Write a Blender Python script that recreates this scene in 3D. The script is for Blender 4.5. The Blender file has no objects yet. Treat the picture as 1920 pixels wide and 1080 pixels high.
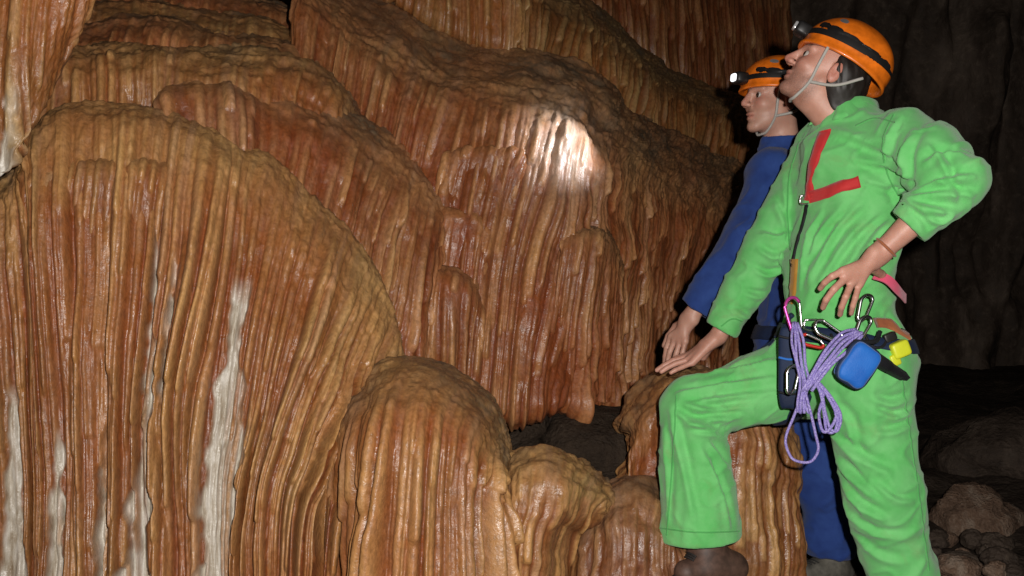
import bpy, math
import numpy as np
from mathutils import Vector
from mathutils.bvhtree import BVHTree

# ------------------------------------------------------------------ camera, world, lamps, exposure
scene = bpy.context.scene
CAMZ = 1.0
FPX = 1920.0
cam_d = bpy.data.cameras.new('camera'); cam_d.lens = 36; cam_d.sensor_width = 36
cam_d.clip_start = 0.05; cam_d.clip_end = 200
cam = bpy.data.objects.new('camera', cam_d); scene.collection.objects.link(cam)
cam.location = (0, 0, CAMZ); cam.rotation_euler = (math.radians(90), 0, 0)
scene.camera = cam

world = bpy.data.worlds.new('World'); scene.world = world; world.use_nodes = True
wbg = world.node_tree.nodes['Background']
wbg.inputs['Color'].default_value = (1.0, 0.86, 0.72, 1); wbg.inputs['Strength'].default_value = 0.006   # stray light in the chamber

flash_d = bpy.data.lights.new('camera_flash', 'SPOT'); flash_d.energy = 395; flash_d.shadow_soft_size = 0.02
flash_d.spot_size = math.radians(84); flash_d.spot_blend = 0.55; flash_d.color = (1.0, 0.955, 0.90)
flash = bpy.data.objects.new('camera_flash', flash_d); scene.collection.objects.link(flash)
flash.location = (0.12, -0.02, CAMZ + 0.10)                    # the flash that took the picture, beside the lens
flash.rotation_euler = (math.radians(90), 0, 0)

vs = scene.view_settings
vs.view_transform = 'Standard'; vs.look = 'None'; vs.exposure = 0.0; vs.gamma = 1.0; vs.use_curve_mapping = False
scene.render.filter_size = 1.9
scene.cycles.max_bounces = 5

# ------------------------------------------------------------------ helpers
def P(px, py, Y):
    return np.array([(px - 960) / FPX * Y, Y, CAMZ + (540 - py) / FPX * Y])

def unit(v):
    v = np.asarray(v, float); return v / (np.linalg.norm(v) + 1e-12)

def _h(ix, iy, iz, seed):
    n = (ix.astype(np.int64) * 374761393 + iy.astype(np.int64) * 668265263 + iz.astype(np.int64) * 2147483647 + seed * 974634777) & 0xFFFFFFFF
    n = ((n ^ (n >> 13)) * 1274126177) & 0xFFFFFFFF
    n = ((n ^ (n >> 16)) * 2246822519) & 0xFFFFFFFF
    n = n ^ (n >> 15)
    return (n & 0xFFFFFF) / float(0x7FFFFF) - 1.0

def noise(x, y, z=None, seed=0):
    x = np.asarray(x, float); y = np.asarray(y, float)
    z = np.zeros_like(x) if z is None else np.asarray(z, float)
    x, y, z = np.broadcast_arrays(x, y, z)
    ix, iy, iz = np.floor(x), np.floor(y), np.floor(z)
    fx, fy, fz = x - ix, y - iy, z - iz
    ux, uy, uz = [t * t * t * (t * (t * 6 - 15) + 10) for t in (fx, fy, fz)]
    r = 0
    for a in (0, 1):
        for b in (0, 1):
            for c in (0, 1):
                w = (ux if a else 1 - ux) * (uy if b else 1 - uy) * (uz if c else 1 - uz)
                r = r + w * _h(ix + a, iy + b, iz + c, seed)
    return r

def fbm(x, y, z=None, seed=0, oct=3):
    r, a, f = 0, 1.0, 1.0
    for o in range(oct):
        r = r + a * noise(x * f, y * f, None if z is None else z * f, seed + o * 17); a *= 0.5; f *= 2.03
    return r

COL = scene.collection.objects
def mesh_obj(name, verts, faces, mat, parent=None, smooth=True):
    me = bpy.data.meshes.new(name)
    verts = np.asarray(verts, np.float32)
    if isinstance(faces, np.ndarray):
        nf, k = faces.shape
        me.vertices.add(len(verts)); me.vertices.foreach_set('co', verts.ravel())
        me.loops.add(nf * k); me.loops.foreach_set('vertex_index', faces.astype(np.int32).ravel())
        me.polygons.add(nf); me.polygons.foreach_set('loop_start', np.arange(nf, dtype=np.int32) * k)
        me.update(calc_edges=True); me.validate()
    else:
        me.from_pydata([tuple(v) for v in verts], [], faces)
    if smooth:
        me.polygons.foreach_set('use_smooth', np.ones(len(me.polygons), bool))
    me.update()
    if mat: me.materials.append(mat)
    o = bpy.data.objects.new(name, me); COL.link(o)
    if parent: put(o, parent)
    return o

def put(o, parent):
    o.parent = parent
    o.matrix_parent_inverse = parent.matrix_world.inverted() if parent.type != 'EMPTY' else \
        __import__('mathutils').Matrix.Translation(-Vector(parent.location))

def tag(o, label=None, cat=None, group=None, kind=None):
    if label: o['label'] = label
    if cat: o['category'] = cat
    if group: o['group'] = group
    if kind: o['kind'] = kind
    return o

def empty(name, loc, label, cat, group=None, kind=None):
    o = bpy.data.objects.new(name, None); COL.link(o); o.location = tuple(loc); o.empty_display_size = 0.1
    return tag(o, label, cat, group, kind)

# ------------------------------------------------------------------ materials
def nt(name):
    m = bpy.data.materials.new(name); m.use_nodes = True
    t = m.node_tree; b = t.nodes['Principled BSDF']
    return m, t, b
def N(t, typ, **kw):
    n = t.nodes.new(typ)
    for k, v in kw.items(): setattr(n, k, v)
    return n
def ramp(t, fac, stops):
    r = N(t, 'ShaderNodeValToRGB'); el = r.color_ramp.elements
    while len(el) < len(stops): el.new(0.5)
    for e, (p, c) in zip(el, stops): e.position = p; e.color = (*c, 1)
    t.links.new(fac, r.inputs[0]); return r.outputs[0]
def mix(t, fac, a, b, mode='MIX'):
    m = N(t, 'ShaderNodeMix', data_type='RGBA', blend_type=mode)
    for s, v in ((m.inputs[0], fac), (m.inputs[6], a), (m.inputs[7], b)):
        if isinstance(v, (int, float)): s.default_value = v
        elif isinstance(v, tuple): s.default_value = (*v, 1)
        else: t.links.new(v, s)
    return m.outputs[2]
def tex(t, vec, scale=(1, 1, 1), s=1.0, detail=3, rough=0.55, dist=0.0):
    mp = N(t, 'ShaderNodeMapping'); mp.inputs['Scale'].default_value = scale
    t.links.new(vec, mp.inputs[0])
    n = N(t, 'ShaderNodeTexNoise'); n.inputs['Scale'].default_value = s; n.inputs['Detail'].default_value = detail
    n.inputs['Roughness'].default_value = rough; n.inputs['Distortion'].default_value = dist
    t.links.new(mp.outputs[0], n.inputs['Vector']); return n.outputs['Fac']

def flow_material(name, ochre, tan, red, sat=1.0):
    m, t, b = nt(name)
    uv = N(t, 'ShaderNodeUVMap', uv_map='flow').outputs[0]
    ob = N(t, 'ShaderNodeTexCoord').outputs['Object']
    st1 = tex(t, uv, (24, 0.9, 1), 1, 4, 0.6, 0.15)            # broad stripes running down the flow
    st2 = tex(t, uv, (75, 3.0, 1), 1, 3, 0.6, 0.2)             # fine stripes
    big = tex(t, ob, (1, 1, 1), 2.6, 3, 0.55)                  # patches
    fine = tex(t, ob, (1, 1, 0.6), 90, 3, 0.6)
    c1 = ramp(t, st1, [(0.37, red), (0.47, ochre), (0.58, tan), (0.70, ochre)])
    c2 = ramp(t, st2, [(0.38, red), (0.52, ochre), (0.66, tan)])
    c = mix(t, 0.42, c1, c2)
    # younger tan calcite forms the ribs, older iron-red stone shows between them
    rib = N(t, 'ShaderNodeAttribute', attribute_name='rib').outputs['Fac']
    hue = tex(t, uv, (17, 0.7, 7.3), 1, 3, 0.6, 0.1)
    c = mix(t, ramp(t, hue, [(0.54, (0, 0, 0)), (0.66, (0.6, 0.6, 0.6))]), c, (0.36, 0.205, 0.135))      # pinkish calcite
    hue2 = tex(t, uv, (11, 0.6, 2.1), 1, 3, 0.6, 0.1)
    c = mix(t, ramp(t, hue2, [(0.55, (0, 0, 0)), (0.68, (0.55, 0.55, 0.55))]), c, (0.26, 0.185, 0.075))    # olive stain
    old = mix(t, 0.85, c, (red[0] * 0.95, red[1] * 0.85, red[2] * 0.7))
    c = mix(t, rib, old, mix(t, 0.40, c, (tan[0] * 1.25, tan[1] * 1.3, tan[2] * 1.45)))
    bigf = ramp(t, big, [(0.42, (0, 0, 0)), (0.62, (1, 1, 1))])
    redder = mix(t, 0.38, c, (red[0] * 1.7, red[1] * 1.55, red[2] * 1.3))
    c = mix(t, bigf, c, redder)
    ff = ramp(t, fine, [(0.3, (0.72, 0.70, 0.66)), (0.62, (1.12, 1.1, 1.08))])
    c = mix(t, 1.0, c, ff, 'MULTIPLY')
    # crest shade painted in as grey patches; also the drapery's grey tip
    silt = N(t, 'ShaderNodeAttribute', attribute_name='silt').outputs['Fac']
    sn = tex(t, ob, (1, 1, 1), 16, 4, 0.65)
    sm = N(t, 'ShaderNodeMath', operation='MULTIPLY'); t.links.new(silt, sm.inputs[0])
    t.links.new(ramp(t, sn, [(0.32, (0.2, 0.2, 0.2)), (0.6, (1, 1, 1))]), sm.inputs[1])
    c = mix(t, sm.outputs[0], c, (0.125, 0.090, 0.056))
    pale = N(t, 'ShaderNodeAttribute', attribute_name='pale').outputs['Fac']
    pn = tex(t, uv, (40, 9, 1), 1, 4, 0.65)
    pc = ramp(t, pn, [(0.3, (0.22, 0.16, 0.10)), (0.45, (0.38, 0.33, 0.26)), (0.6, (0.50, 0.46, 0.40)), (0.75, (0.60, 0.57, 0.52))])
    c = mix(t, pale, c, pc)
    t.links.new(c, b.inputs['Base Color'])
    rr = ramp(t, tex(t, ob, (1, 1, 0.5), 34, 3), [(0.35, (0.30,) * 3), (0.62, (0.66,) * 3)])
    t.links.new(rr, b.inputs['Roughness'])
    b.inputs['Specular IOR Level'].default_value = 0.5
    b.inputs['Coat Weight'].default_value = 0.16; b.inputs['Coat Roughness'].default_value = 0.2
    bump = N(t, 'ShaderNodeBump'); bump.inputs['Strength'].default_value = 0.42; bump.inputs['Distance'].default_value = 0.005
    g = tex(t, uv, (95, 28, 1), 1, 4, 0.62, 0.3)
    g2 = N(t, 'ShaderNodeMath', operation='ADD'); t.links.new(g, g2.inputs[0]); t.links.new(tex(t, ob, (1, 1, 1), 120, 3), g2.inputs[1])
    t.links.new(g2.outputs[0], bump.inputs['Height']); t.links.new(bump.outputs[0], b.inputs['Normal']); t.links.new(bump.outputs[0], b.inputs['Coat Normal'])
    return m

OCH, TAN, RED = (0.35, 0.160, 0.038), (0.50, 0.290, 0.110), (0.150, 0.038, 0.010)
M = {}
M['flow'] = flow_material('flowstone_ochre', OCH, TAN, RED)
M['flow_red'] = flow_material('flowstone_red', (0.315, 0.122, 0.034), (0.47, 0.245, 0.098), (0.155, 0.036, 0.011))
M['flow_brown'] = flow_material('flowstone_brown', (0.24, 0.105, 0.034), (0.33, 0.175, 0.075), (0.12, 0.034, 0.012))
M['flow_yellow'] = flow_material('flowstone_yellow', (0.34, 0.18, 0.045), (0.42, 0.27, 0.11), (0.20, 0.065, 0.018))

def rock_material(name, a, b_, c_, scale=3.0, rough=(0.55, 0.9)):
    m, t, b = nt(name)
    ob = N(t, 'ShaderNodeTexCoord').outputs['Object']
    n1 = tex(t, ob, (1.6, 1.6, 0.5), scale, 5, 0.62, 0.4)
    n2 = tex(t, ob, (1, 1, 1), scale * 9, 4, 0.65)
    c = mix(t, 0.4, ramp(t, n1, [(0.32, a), (0.5, b_), (0.68, c_)]), ramp(t, n2, [(0.3, a), (0.55, b_), (0.72, c_)]))
    t.links.new(c, b.inputs['Base Color'])
    t.links.new(ramp(t, n2, [(0.3, (rough[0],) * 3), (0.7, (rough[1],) * 3)]), b.inputs['Roughness'])
    b.inputs['Specular IOR Level'].default_value = 0.2
    bump = N(t, 'ShaderNodeBump'); bump.inputs['Strength'].default_value = 0.7; bump.inputs['Distance'].default_value = 0.03
    t.links.new(n2, bump.inputs['Height']); t.links.new(bump.outputs[0], b.inputs['Normal'])
    return m
M['dark_rock'] = rock_material('dark_cave_rock', (0.016, 0.011, 0.008), (0.05, 0.035, 0.026), (0.12, 0.09, 0.068))
M['wall_rock'] = rock_material('far_cave_rock', (0.035, 0.026, 0.02), (0.10, 0.072, 0.054), (0.26, 0.20, 0.155), 1.4)
M['shade_rock'] = rock_material('shade_dark_rock', (0.016, 0.010, 0.006), (0.034, 0.022, 0.014), (0.062, 0.043, 0.029), 6)  # dark tone stands in for the shade inside the hollow
M['boulder'] = rock_material('boulder_rock', (0.07, 0.042, 0.028), (0.17, 0.105, 0.07), (0.34, 0.27, 0.21), 9)

def cloth(name, col, col2, rough=0.75, weave=700, sheen=0.25, dirt=None):
    m, t, b = nt(name)
    ob = N(t, 'ShaderNodeTexCoord').outputs['Object']
    n = tex(t, ob, (1, 1, 1), 14, 5, 0.6, 0.3)
    cc_ = mix(t, ramp(t, n, [(0.35, (0, 0, 0)), (0.65, (1, 1, 1))]), col, col2)
    if dirt:
        g = ramp(t, tex(t, ob, (1, 1, 1), 7, 6, 0.7, 0.6), [(0.56, (0, 0, 0)), (0.78, (0.55, 0.55, 0.55))])
        cc_ = mix(t, g, cc_, dirt)
    t.links.new(cc_, b.inputs['Base Color'])
    b.inputs['Roughness'].default_value = rough
    b.inputs['Sheen Weight'].default_value = sheen; b.inputs['Specular IOR Level'].default_value = 0.3
    bump = N(t, 'ShaderNodeBump'); bump.inputs['Strength'].default_value = 0.25; bump.inputs['Distance'].default_value = 0.004
    a = N(t, 'ShaderNodeMath', operation='ADD')
    t.links.new(tex(t, ob, (1, 1, 1), 55, 3), a.inputs[0]); t.links.new(tex(t, ob, (1, 1, 1), weave, 1), a.inputs[1])
    t.links.new(a.outputs[0], bump.inputs['Height']); t.links.new(bump.outputs[0], b.inputs['Normal'])
    return m
def plain(name, col, rough=0.5, metal=0.0, noise_amt=0.25, s=30, coat=0.0):
    m, t, b = nt(name)
    ob = N(t, 'ShaderNodeTexCoord').outputs['Object']
    n = tex(t, ob, (1, 1, 1), s, 4, 0.6)
    lo = tuple(c * (1 - noise_amt) for c in col); hi = tuple(min(1, c * (1 + noise_amt * 0.6)) for c in col)
    t.links.new(ramp(t, n, [(0.35, lo), (0.65, hi)]), b.inputs['Base Color'])
    b.inputs['Roughness'].default_value = rough; b.inputs['Metallic'].default_value = metal; b.inputs['Coat Weight'].default_value = coat
    return m
def skin(name, col, col2):
    m, t, b = nt(name)
    ob = N(t, 'ShaderNodeTexCoord').outputs['Object']
    n = tex(t, ob, (1, 1, 1), 22, 4, 0.6)
    cc_ = mix(t, ramp(t, n, [(0.35, (0, 0, 0)), (0.68, (1, 1, 1))]), col, col2)
    fl = N(t, 'ShaderNodeAttribute', attribute_name='flush').outputs['Fac']; cc_ = mix(t, fl, cc_, (0.50, 0.16, 0.12))
    sb = N(t, 'ShaderNodeAttribute', attribute_name='beard').outputs['Fac']
    sm = N(t, 'ShaderNodeMath', operation='MULTIPLY'); t.links.new(sb, sm.inputs[0])
    t.links.new(ramp(t, tex(t, ob, (1, 1, 1), 300, 2, 0.6), [(0.3, (0.35,) * 3), (0.62, (1, 1, 1))]), sm.inputs[1])
    cc_ = mix(t, sm.outputs[0], cc_, (0.035, 0.022, 0.016))
    t.links.new(cc_, b.inputs['Base Color'])
    b.inputs['Roughness'].default_value = 0.5
    b.inputs['Subsurface Weight'].default_value = 0.12; b.inputs['Subsurface Radius'].default_value = (0.012, 0.004, 0.002); b.inputs['Subsurface Scale'].default_value = 0.6
    bump = N(t, 'ShaderNodeBump'); bump.inputs['Strength'].default_value = 0.2; bump.inputs['Distance'].default_value = 0.002
    t.links.new(tex(t, ob, (1, 1, 1), 260, 3), bump.inputs['Height']); t.links.new(bump.outputs[0], b.inputs['Normal'])
    return m
M['green'] = cloth('green_cotton', (0.106, 0.455, 0.118), (0.165, 0.525, 0.172), 0.85, dirt=(0.20, 0.23, 0.10))
M['green_seam'] = cloth('green_seam', (0.07, 0.33, 0.085), (0.09, 0.38, 0.10), 0.85)
M['blue'] = cloth('blue_cotton', (0.012, 0.036, 0.17), (0.02, 0.055, 0.22), 0.85, sheen=0.1)
M['red_strip'] = cloth('red_webbing', (0.42, 0.012, 0.015), (0.52, 0.03, 0.03), 0.7)
M['navy'] = cloth('navy_nylon', (0.006, 0.013, 0.040), (0.010, 0.022, 0.062), 0.65, sheen=0.03)
M['blue_nylon'] = cloth('blue_nylon', (0.008, 0.11, 0.46), (0.015, 0.15, 0.55), 0.5)
M['black_nylon'] = cloth('black_nylon', (0.006, 0.006, 0.008), (0.013, 0.013, 0.016), 0.65, sheen=0.02)
M['pink'] = cloth('pink_webbing', (0.62, 0.07, 0.14), (0.7, 0.11, 0.2), 0.7)
M['ochre_web'] = cloth('ochre_webbing', (0.34, 0.15, 0.015), (0.40, 0.20, 0.03), 0.7)
M['brown_web'] = cloth('brown_webbing', (0.26, 0.075, 0.03), (0.34, 0.11, 0.04), 0.7)
M['skin'] = skin('skin_light', (0.45, 0.215, 0.155), (0.54, 0.28, 0.21))
M['skin_b'] = skin('skin_tan', (0.44, 0.225, 0.165), (0.52, 0.29, 0.215))
M['hair'] = plain('dark_hair', (0.012, 0.008, 0.006), 0.55, s=200)
M['orange'] = plain('orange_shell', (0.80, 0.175, 0.010), 0.36, 0, 0.28, 26, 0.25)
M['black_plastic'] = plain('black_plastic', (0.012, 0.011, 0.011), 0.45)
M['grey_plastic'] = plain('grey_plastic', (0.2, 0.19, 0.19), 0.4)
M['strap'] = cloth('grey_strap', (0.34, 0.32, 0.29), (0.45, 0.43, 0.4), 0.7)
M['steel'] = plain('steel', (0.62, 0.62, 0.64), 0.25, 1.0, 0.15)
M['purple'] = None
M['leather'] = plain('brown_leather', (0.085, 0.045, 0.032), 0.6, 0, 0.4, 40)
M['boot_grey'] = plain('grey_boot', (0.10, 0.092, 0.075), 0.7, 0, 0.4, 40)
M['rubber'] = plain('rubber', (0.02, 0.018, 0.017), 0.8)
M['magenta'] = plain('magenta_alloy', (0.55, 0.06, 0.34), 0.3, 0.5, 0.1)
M['red_alloy'] = plain('red_alloy', (0.55, 0.03, 0.02), 0.35, 0.3, 0.1)
M['yellow'] = plain('yellow_plastic', (0.62, 0.66, 0.03), 0.4, 0, 0.1)
M['eye'] = plain('eye_white', (0.38, 0.34, 0.31), 0.2, 0, 0.05)
M['iris'] = plain('dark_iris', (0.03, 0.018, 0.012), 0.2)
def rope_mat():
    m, t, b = nt('purple_rope')
    ob = N(t, 'ShaderNodeTexCoord').outputs['Object']
    n = tex(t, ob, (1, 1, 1), 330, 2, 0.5)
    t.links.new(ramp(t, n, [(0.34, (0.15, 0.11, 0.36)), (0.52, (0.26, 0.21, 0.52)), (0.68, (0.44, 0.39, 0.64))]), b.inputs['Base Color'])
    b.inputs['Roughness'].default_value = 0.75
    return m
M['purple'] = rope_mat()
m, t, b = nt('lamp_lens')
b.inputs['Base Color'].default_value = (0.9, 0.9, 0.95, 1); b.inputs['Emission Color'].default_value = (0.95, 0.97, 1.0, 1); b.inputs['Emission Strength'].default_value = 1.3
M['lens'] = m
m, t, b = nt('glass_lens'); b.inputs['Base Color'].default_value = (0.75, 0.75, 0.76, 1); b.inputs['Roughness'].default_value = 0.12; b.inputs['Metallic'].default_value = 0.6
M['lens_off'] = m

# ------------------------------------------------------------------ flowstone surfaces
def cr(arr, tt):
    """Catmull-Rom through arr (K, ...) at parameters tt in 0..K-1"""
    K = len(arr); i = np.clip(np.floor(tt).astype(int), 0, K - 2); f = (tt - i).reshape((-1,) + (1,) * (arr.ndim - 1))
    p1, p2 = arr[i], arr[i + 1]
    p0 = np.where((i > 0).reshape(f.shape), arr[np.maximum(i - 1, 0)], 2 * p1 - p2)
    p3 = np.where((i < K - 2).reshape(f.shape), arr[np.minimum(i + 2, K - 1)], 2 * p2 - p1)
    return 0.5 * (2 * p1 + (p2 - p0) * f + (2 * p0 - 5 * p1 + 4 * p2 - p3) * f * f + (3 * p1 - p0 - 3 * p2 + p3) * f ** 3)

def axis_samples(pts, step):
    seg = np.linalg.norm(np.diff(pts, axis=0), axis=1) + 1e-6
    out = [np.linspace(i, i + 1, max(2, int(round(L / step))), endpoint=False) for i, L in enumerate(seg)]
    tt = np.append(np.concatenate(out), len(pts) - 1.0)
    cum = np.append(0, np.cumsum(seg))
    return tt, np.interp(tt, np.arange(len(pts)), cum)

def ribs(x, v, fr, seed, dens=1.0, drip=0.0, wid=0.58, tall=1.0):
    """rounded ribs of uneven width side by side, each swelling and dying out along its length"""
    x = x * fr; i0 = np.floor(x); h = np.zeros_like(x); z = np.zeros_like(x)
    for k in (-1, 0, 1):
        i = i0 + k
        c = i + 0.5 + 0.33 * _h(i, z, z, seed) + 0.16 * noise(v * 2.2, i * 7.31, seed=seed + 60)
        w = wid * (1 + 0.34 * _h(i, z + 3, z, seed))
        a = np.clip(0.80 + 0.55 * noise(v * 1.5 + i * 3.1, i * 5.7, seed=seed + 61) - (1 - dens) * (0.6 + 0.8 * _h(i, z + 9, z, seed)), 0, 1.25)
        ph = v * (2.6 + 1.3 * _h(i, z + 5, z, seed)) + 0.5 + 0.5 * _h(i, z + 6, z, seed); ph = ph - np.floor(ph)   # drips: swell downward, then end in a tip
        a = a * (1 - drip * (1 - np.clip(ph / 0.8, 0, 1)) * np.clip((1 - ph) / 0.03, 0, 1) ** 0.5) if drip else a
        a = a * (1 - drip * 0.55 * np.clip((ph - 0.965) / 0.03, 0, 1)) if drip else a
        h = np.maximum(h, tall * w * a * np.sqrt(np.clip(1 - ((x - c) / w) ** 2, 0, 1)))
    return h / fr

def flowstone(name, rows, amps, silt=None, mat='flow', parent=None, seed=1, fine=1.0, wl=0.35, wr=0.35, du=0.0038, dv=0.008,
              flute=1.45, lump=0.012, pales=(), tips=0.0, f1=34.0, f2=34.0, big=0.55, drip=0.75, glow=()):
    """rows: control rows from the back of the top to the foot, each a list of (traced x, traced y, distance) -> fluted sheet of stone"""
    G = np.array([[P(*p) for p in r] for r in rows])                    # R x K x 3
    def wrapped(c, amount, sgn):
        w = c.copy(); w[:, 1] += amount; w[:, 0] += sgn * 0.06; return w
    if wl: G = np.concatenate([wrapped(G[:, 0], wl, 1)[:, None], G], 1)
    if wr: G = np.concatenate([G, wrapped(G[:, -1], wr, -1)[:, None]], 1)
    mid = G[min(2, len(G) - 1)]
    tu, su = axis_samples(mid, du)
    midc = G[:, G.shape[1] // 2]
    tv, sv = axis_samples(midc, dv)
    A = cr(G.swapaxes(0, 1), tu)                                        # NU x R x 3
    S = cr(A.swapaxes(0, 1), tv)                                        # NV x NU x 3
    amp = np.interp(tv, np.arange(len(amps)), amps)[:, None]
    shade_rows = np.interp(tv, np.arange(len(rows)), silt if silt else [0.95, 0.75, 0.3] + [0.0] * (len(rows) - 3))[:, None]
    s, v = np.meshgrid(su, sv)
    du_ = np.gradient(S, axis=1); dv_ = np.gradient(S, axis=0)
    nrm = np.cross(du_, dv_); nrm /= np.linalg.norm(nrm, axis=2, keepdims=True) + 1e-12
    if (nrm[..., 1]).mean() > 0: nrm = -nrm
    warp = 0.035 * noise(s * 3.0, v * 1.5, seed=seed + 3) + 0.009 * noise(s * 9, v * 3.0, seed=seed + 4)
    warp = warp + 0.055 * noise(s * 2.1, v * 0.4, seed=seed + 14) + 0.022 * noise(s * 7.0, v * 0.7, seed=seed + 15)   # ribs crowd and spread
    sw = s + warp
    hs = np.maximum(ribs(sw, v, f1, seed, 1.0, drip, 0.43, 1.45), 0.62 * ribs(sw + 0.37, v + 0.2, f1 * 1.4, seed + 200, 0.85, drip, 0.45, 1.2)); hb = ribs(sw, v, f1 * 0.40, seed + 100, 0.62)
    col = np.clip(hs * f1 / 0.55, 0, 1); colb = np.clip(hb * f1 * 0.40 / 0.45, 0, 1)
    low = np.clip((v - v.min()) / 0.9, 0, 1)
    d = flute * (0.85 * hs * (0.75 + 0.5 * colb) + (0.45 + 0.40 * low) * hb * big)
    d = d * amp
    calm = 1 - 0.65 * np.clip(amp, 0, 1)
    d = d + lump * fbm(s * 6, v * 6, seed=seed + 5, oct=3) * (0.4 + 0.6 * calm) + 0.0035 * calm * noise(s * 55, v * 40, seed=seed + 6)
    d = d + 0.0022 * calm * noise(s * 120, v * 48, seed=seed + 7) + 0.0012 * noise(sw * 90, v * 9, seed=seed + 11)
    # pale calcite windows: set back between the columns
    pa = np.zeros_like(s)
    if pales:
        px = 960 + S[..., 0] / S[..., 1] * FPX; py = 540 - (S[..., 2] - CAMZ) / S[..., 1] * FPX
        for (x0, y0, x1, y1, w0, w1) in pales:
            tt = np.clip((py - y0) / (y1 - y0), 0, 1)
            xc = x0 + (x1 - x0) * tt + 4 * noise(py / 90.0, s * 0, seed=seed + 31) + 1.5 * noise(py / 17.0, s * 0, seed=seed + 33)
            w = (w0 + (w1 - w0) * tt) * (1 + 0.4 * noise(py / 45.0, s * 0 + x0, seed=seed + 32))
            inside = np.clip((w - np.abs(px - xc)) / 6.0 + 0.5 * noise(px / 7, py / 22, seed=5), 0, 1) * np.clip((py - y0) / 50 + 0.1 * noise(px / 8, py / 30, seed=3), 0, 1) * np.clip((y1 + 60 - py) / 40, 0, 1)
            pa = np.maximum(pa, inside)
        d = d * (1 - 0.45 * pa) - 0.010 * pa + pa * 0.006 * fbm(s * 26, v * 12, seed=seed + 41)
        pa = pa * np.clip(1.55 - col * 1.15 + 0.5 * noise(sw * 14, v * 3, seed=seed + 44), 0, 1)
    for (gx, gy, gr, gs) in glow:                              # lamp glow painted into the colour as a soft pale ellipse
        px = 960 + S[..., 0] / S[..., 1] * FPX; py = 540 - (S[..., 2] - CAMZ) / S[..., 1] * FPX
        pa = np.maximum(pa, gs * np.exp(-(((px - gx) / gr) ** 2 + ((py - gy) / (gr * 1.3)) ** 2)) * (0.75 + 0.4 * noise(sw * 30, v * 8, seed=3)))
    S = S + nrm * d[..., None]
    if tips:
        last = np.clip((tv - (len(rows) - 1.6)) / 0.6, 0, 1)[:, None]
        S[..., 2] -= last * tips * (np.abs(noise(sw * f2 * 0.8, v * 0, seed=seed + 1)) - 0.3)
    nv, nu = s.shape
    idx = np.arange(nv * nu).reshape(nv, nu)
    F = np.stack([idx[:-1, :-1], idx[1:, :-1], idx[1:, 1:], idx[:-1, 1:]], -1).reshape(-1, 4)
    if np.cross(du_, dv_)[..., 1].mean() > 0: F = F[:, ::-1]
    # after wrapping, faces look outward
    F = F[:, ::-1] if False else F
    o = mesh_obj(name, S.reshape(-1, 3), F, M[mat], parent)
    me = o.data
    uv = me.uv_layers.new(name='flow')
    li = np.empty(len(me.loops), np.int32); me.loops.foreach_get('vertex_index', li)
    uvv = np.stack([(sw + seed * 3.7).ravel(), v.ravel()], 1)
    uv.data.foreach_set('uv', uvv[li].astype(np.float32).ravel())
    for nm, val in (('pale', pa), ('rib', np.clip(1 - (1 - col ** 1.3 * (0.6 + 0.5 * colb)) * np.clip(amp * 1.2, 0, 1), 0, 1)), ('silt', np.broadcast_to(shade_rows, s.shape) * (0.75 + 0.5 * noise(s * 7, v * 7, seed=seed + 21)))):
        a = me.attributes.new(nm, 'FLOAT', 'POINT'); a.data.foreach_set('value', np.clip(val, 0, 1).astype(np.float32).ravel())
    return o

def rows_from(lip, offs):
    """lip: list of (x,y,Y); offs: per row a list (dx,dy,dY) common to all columns"""
    return [[(x + dx, y + dy, Y + dY) for (x, y, Y) in lip] for (dx, dy, dY) in offs]

# --- the setting -----------------------------------------------------
def ground():
    n = 220
    x = np.linspace(-6, 9, n); y = np.linspace(-3, 14, n); X, Yg = np.meshgrid(x, y)
    Z = -0.02 + 0.05 * fbm(X * 1.3, Yg * 1.3, seed=5, oct=4) + np.clip(Yg - 5, 0, 9) * 0.05 + 0.04 * np.abs(noise(X * 6, Yg * 6, seed=8))
    idx = np.arange(n * n).reshape(n, n)
    F = np.stack([idx[:-1, :-1], idx[:-1, 1:], idx[1:, 1:], idx[1:, :-1]], -1).reshape(-1, 4)
    return mesh_obj('cave_floor', np.stack([X, Yg, Z], -1).reshape(-1, 3), F, M['dark_rock'])
tag(ground(), kind='structure')

def cave_shell():
    """rough dark wall that closes the chamber behind everything and vaults over into the ceiling"""
    nu, nv = 420, 260
    u = np.linspace(-8, 12, nu); v = np.linspace(0, 1, nv); U, V = np.meshgrid(u, v)
    h = np.minimum(V / 0.6, 1) * 4.2; over = np.clip((V - 0.6) / 0.4, 0, 1)
    Yb = 10.2 - 0.12 * (U - 2) ** 2 * 0.25 + 0.0 * V
    Yw = Yb - over * 13 + 0.25 * h * 0.0
    Z = -0.3 + h + np.sin(over * math.pi / 2) * 0.9
    rough = 0.42 * fbm(U * 0.9, h * 0.45 + over * 6, seed=41, oct=5) + 0.50 * np.abs(noise(U * 2.0, h * 0.35, seed=43)) + 0.16 * np.abs(noise(U * 6, h * 0.6, seed=44))
    Yw = Yw - rough * (1 - over); Z = Z - rough * over * 1.3
    idx = np.arange(nu * nv).reshape(nv, nu)
    F = np.stack([idx[:-1, :-1], idx[:-1, 1:], idx[1:, 1:], idx[1:, :-1]], -1).reshape(-1, 4)
    return mesh_obj('cave_wall', np.stack([U, Yw, Z], -1).reshape(-1, 3), F, M['wall_rock'])
tag(cave_shell(), kind='structure')

# --- the flowstone cascade, tier by tier ------------------------------
cas = empty('flowstone_cascade', P(500, 1180, 3.4), 'wide wall of wet orange-brown flowstone falling in fluted terraces behind the two cavers', 'flowstone')

def T(lip, below, amps, up=((0, -26, 0.42), (0, -9, 0.10)), **kw):
    rows = rows_from(lip, up) + [lip] + below
    return flowstone('terrace', rows, amps, parent=cas, **kw)

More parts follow.
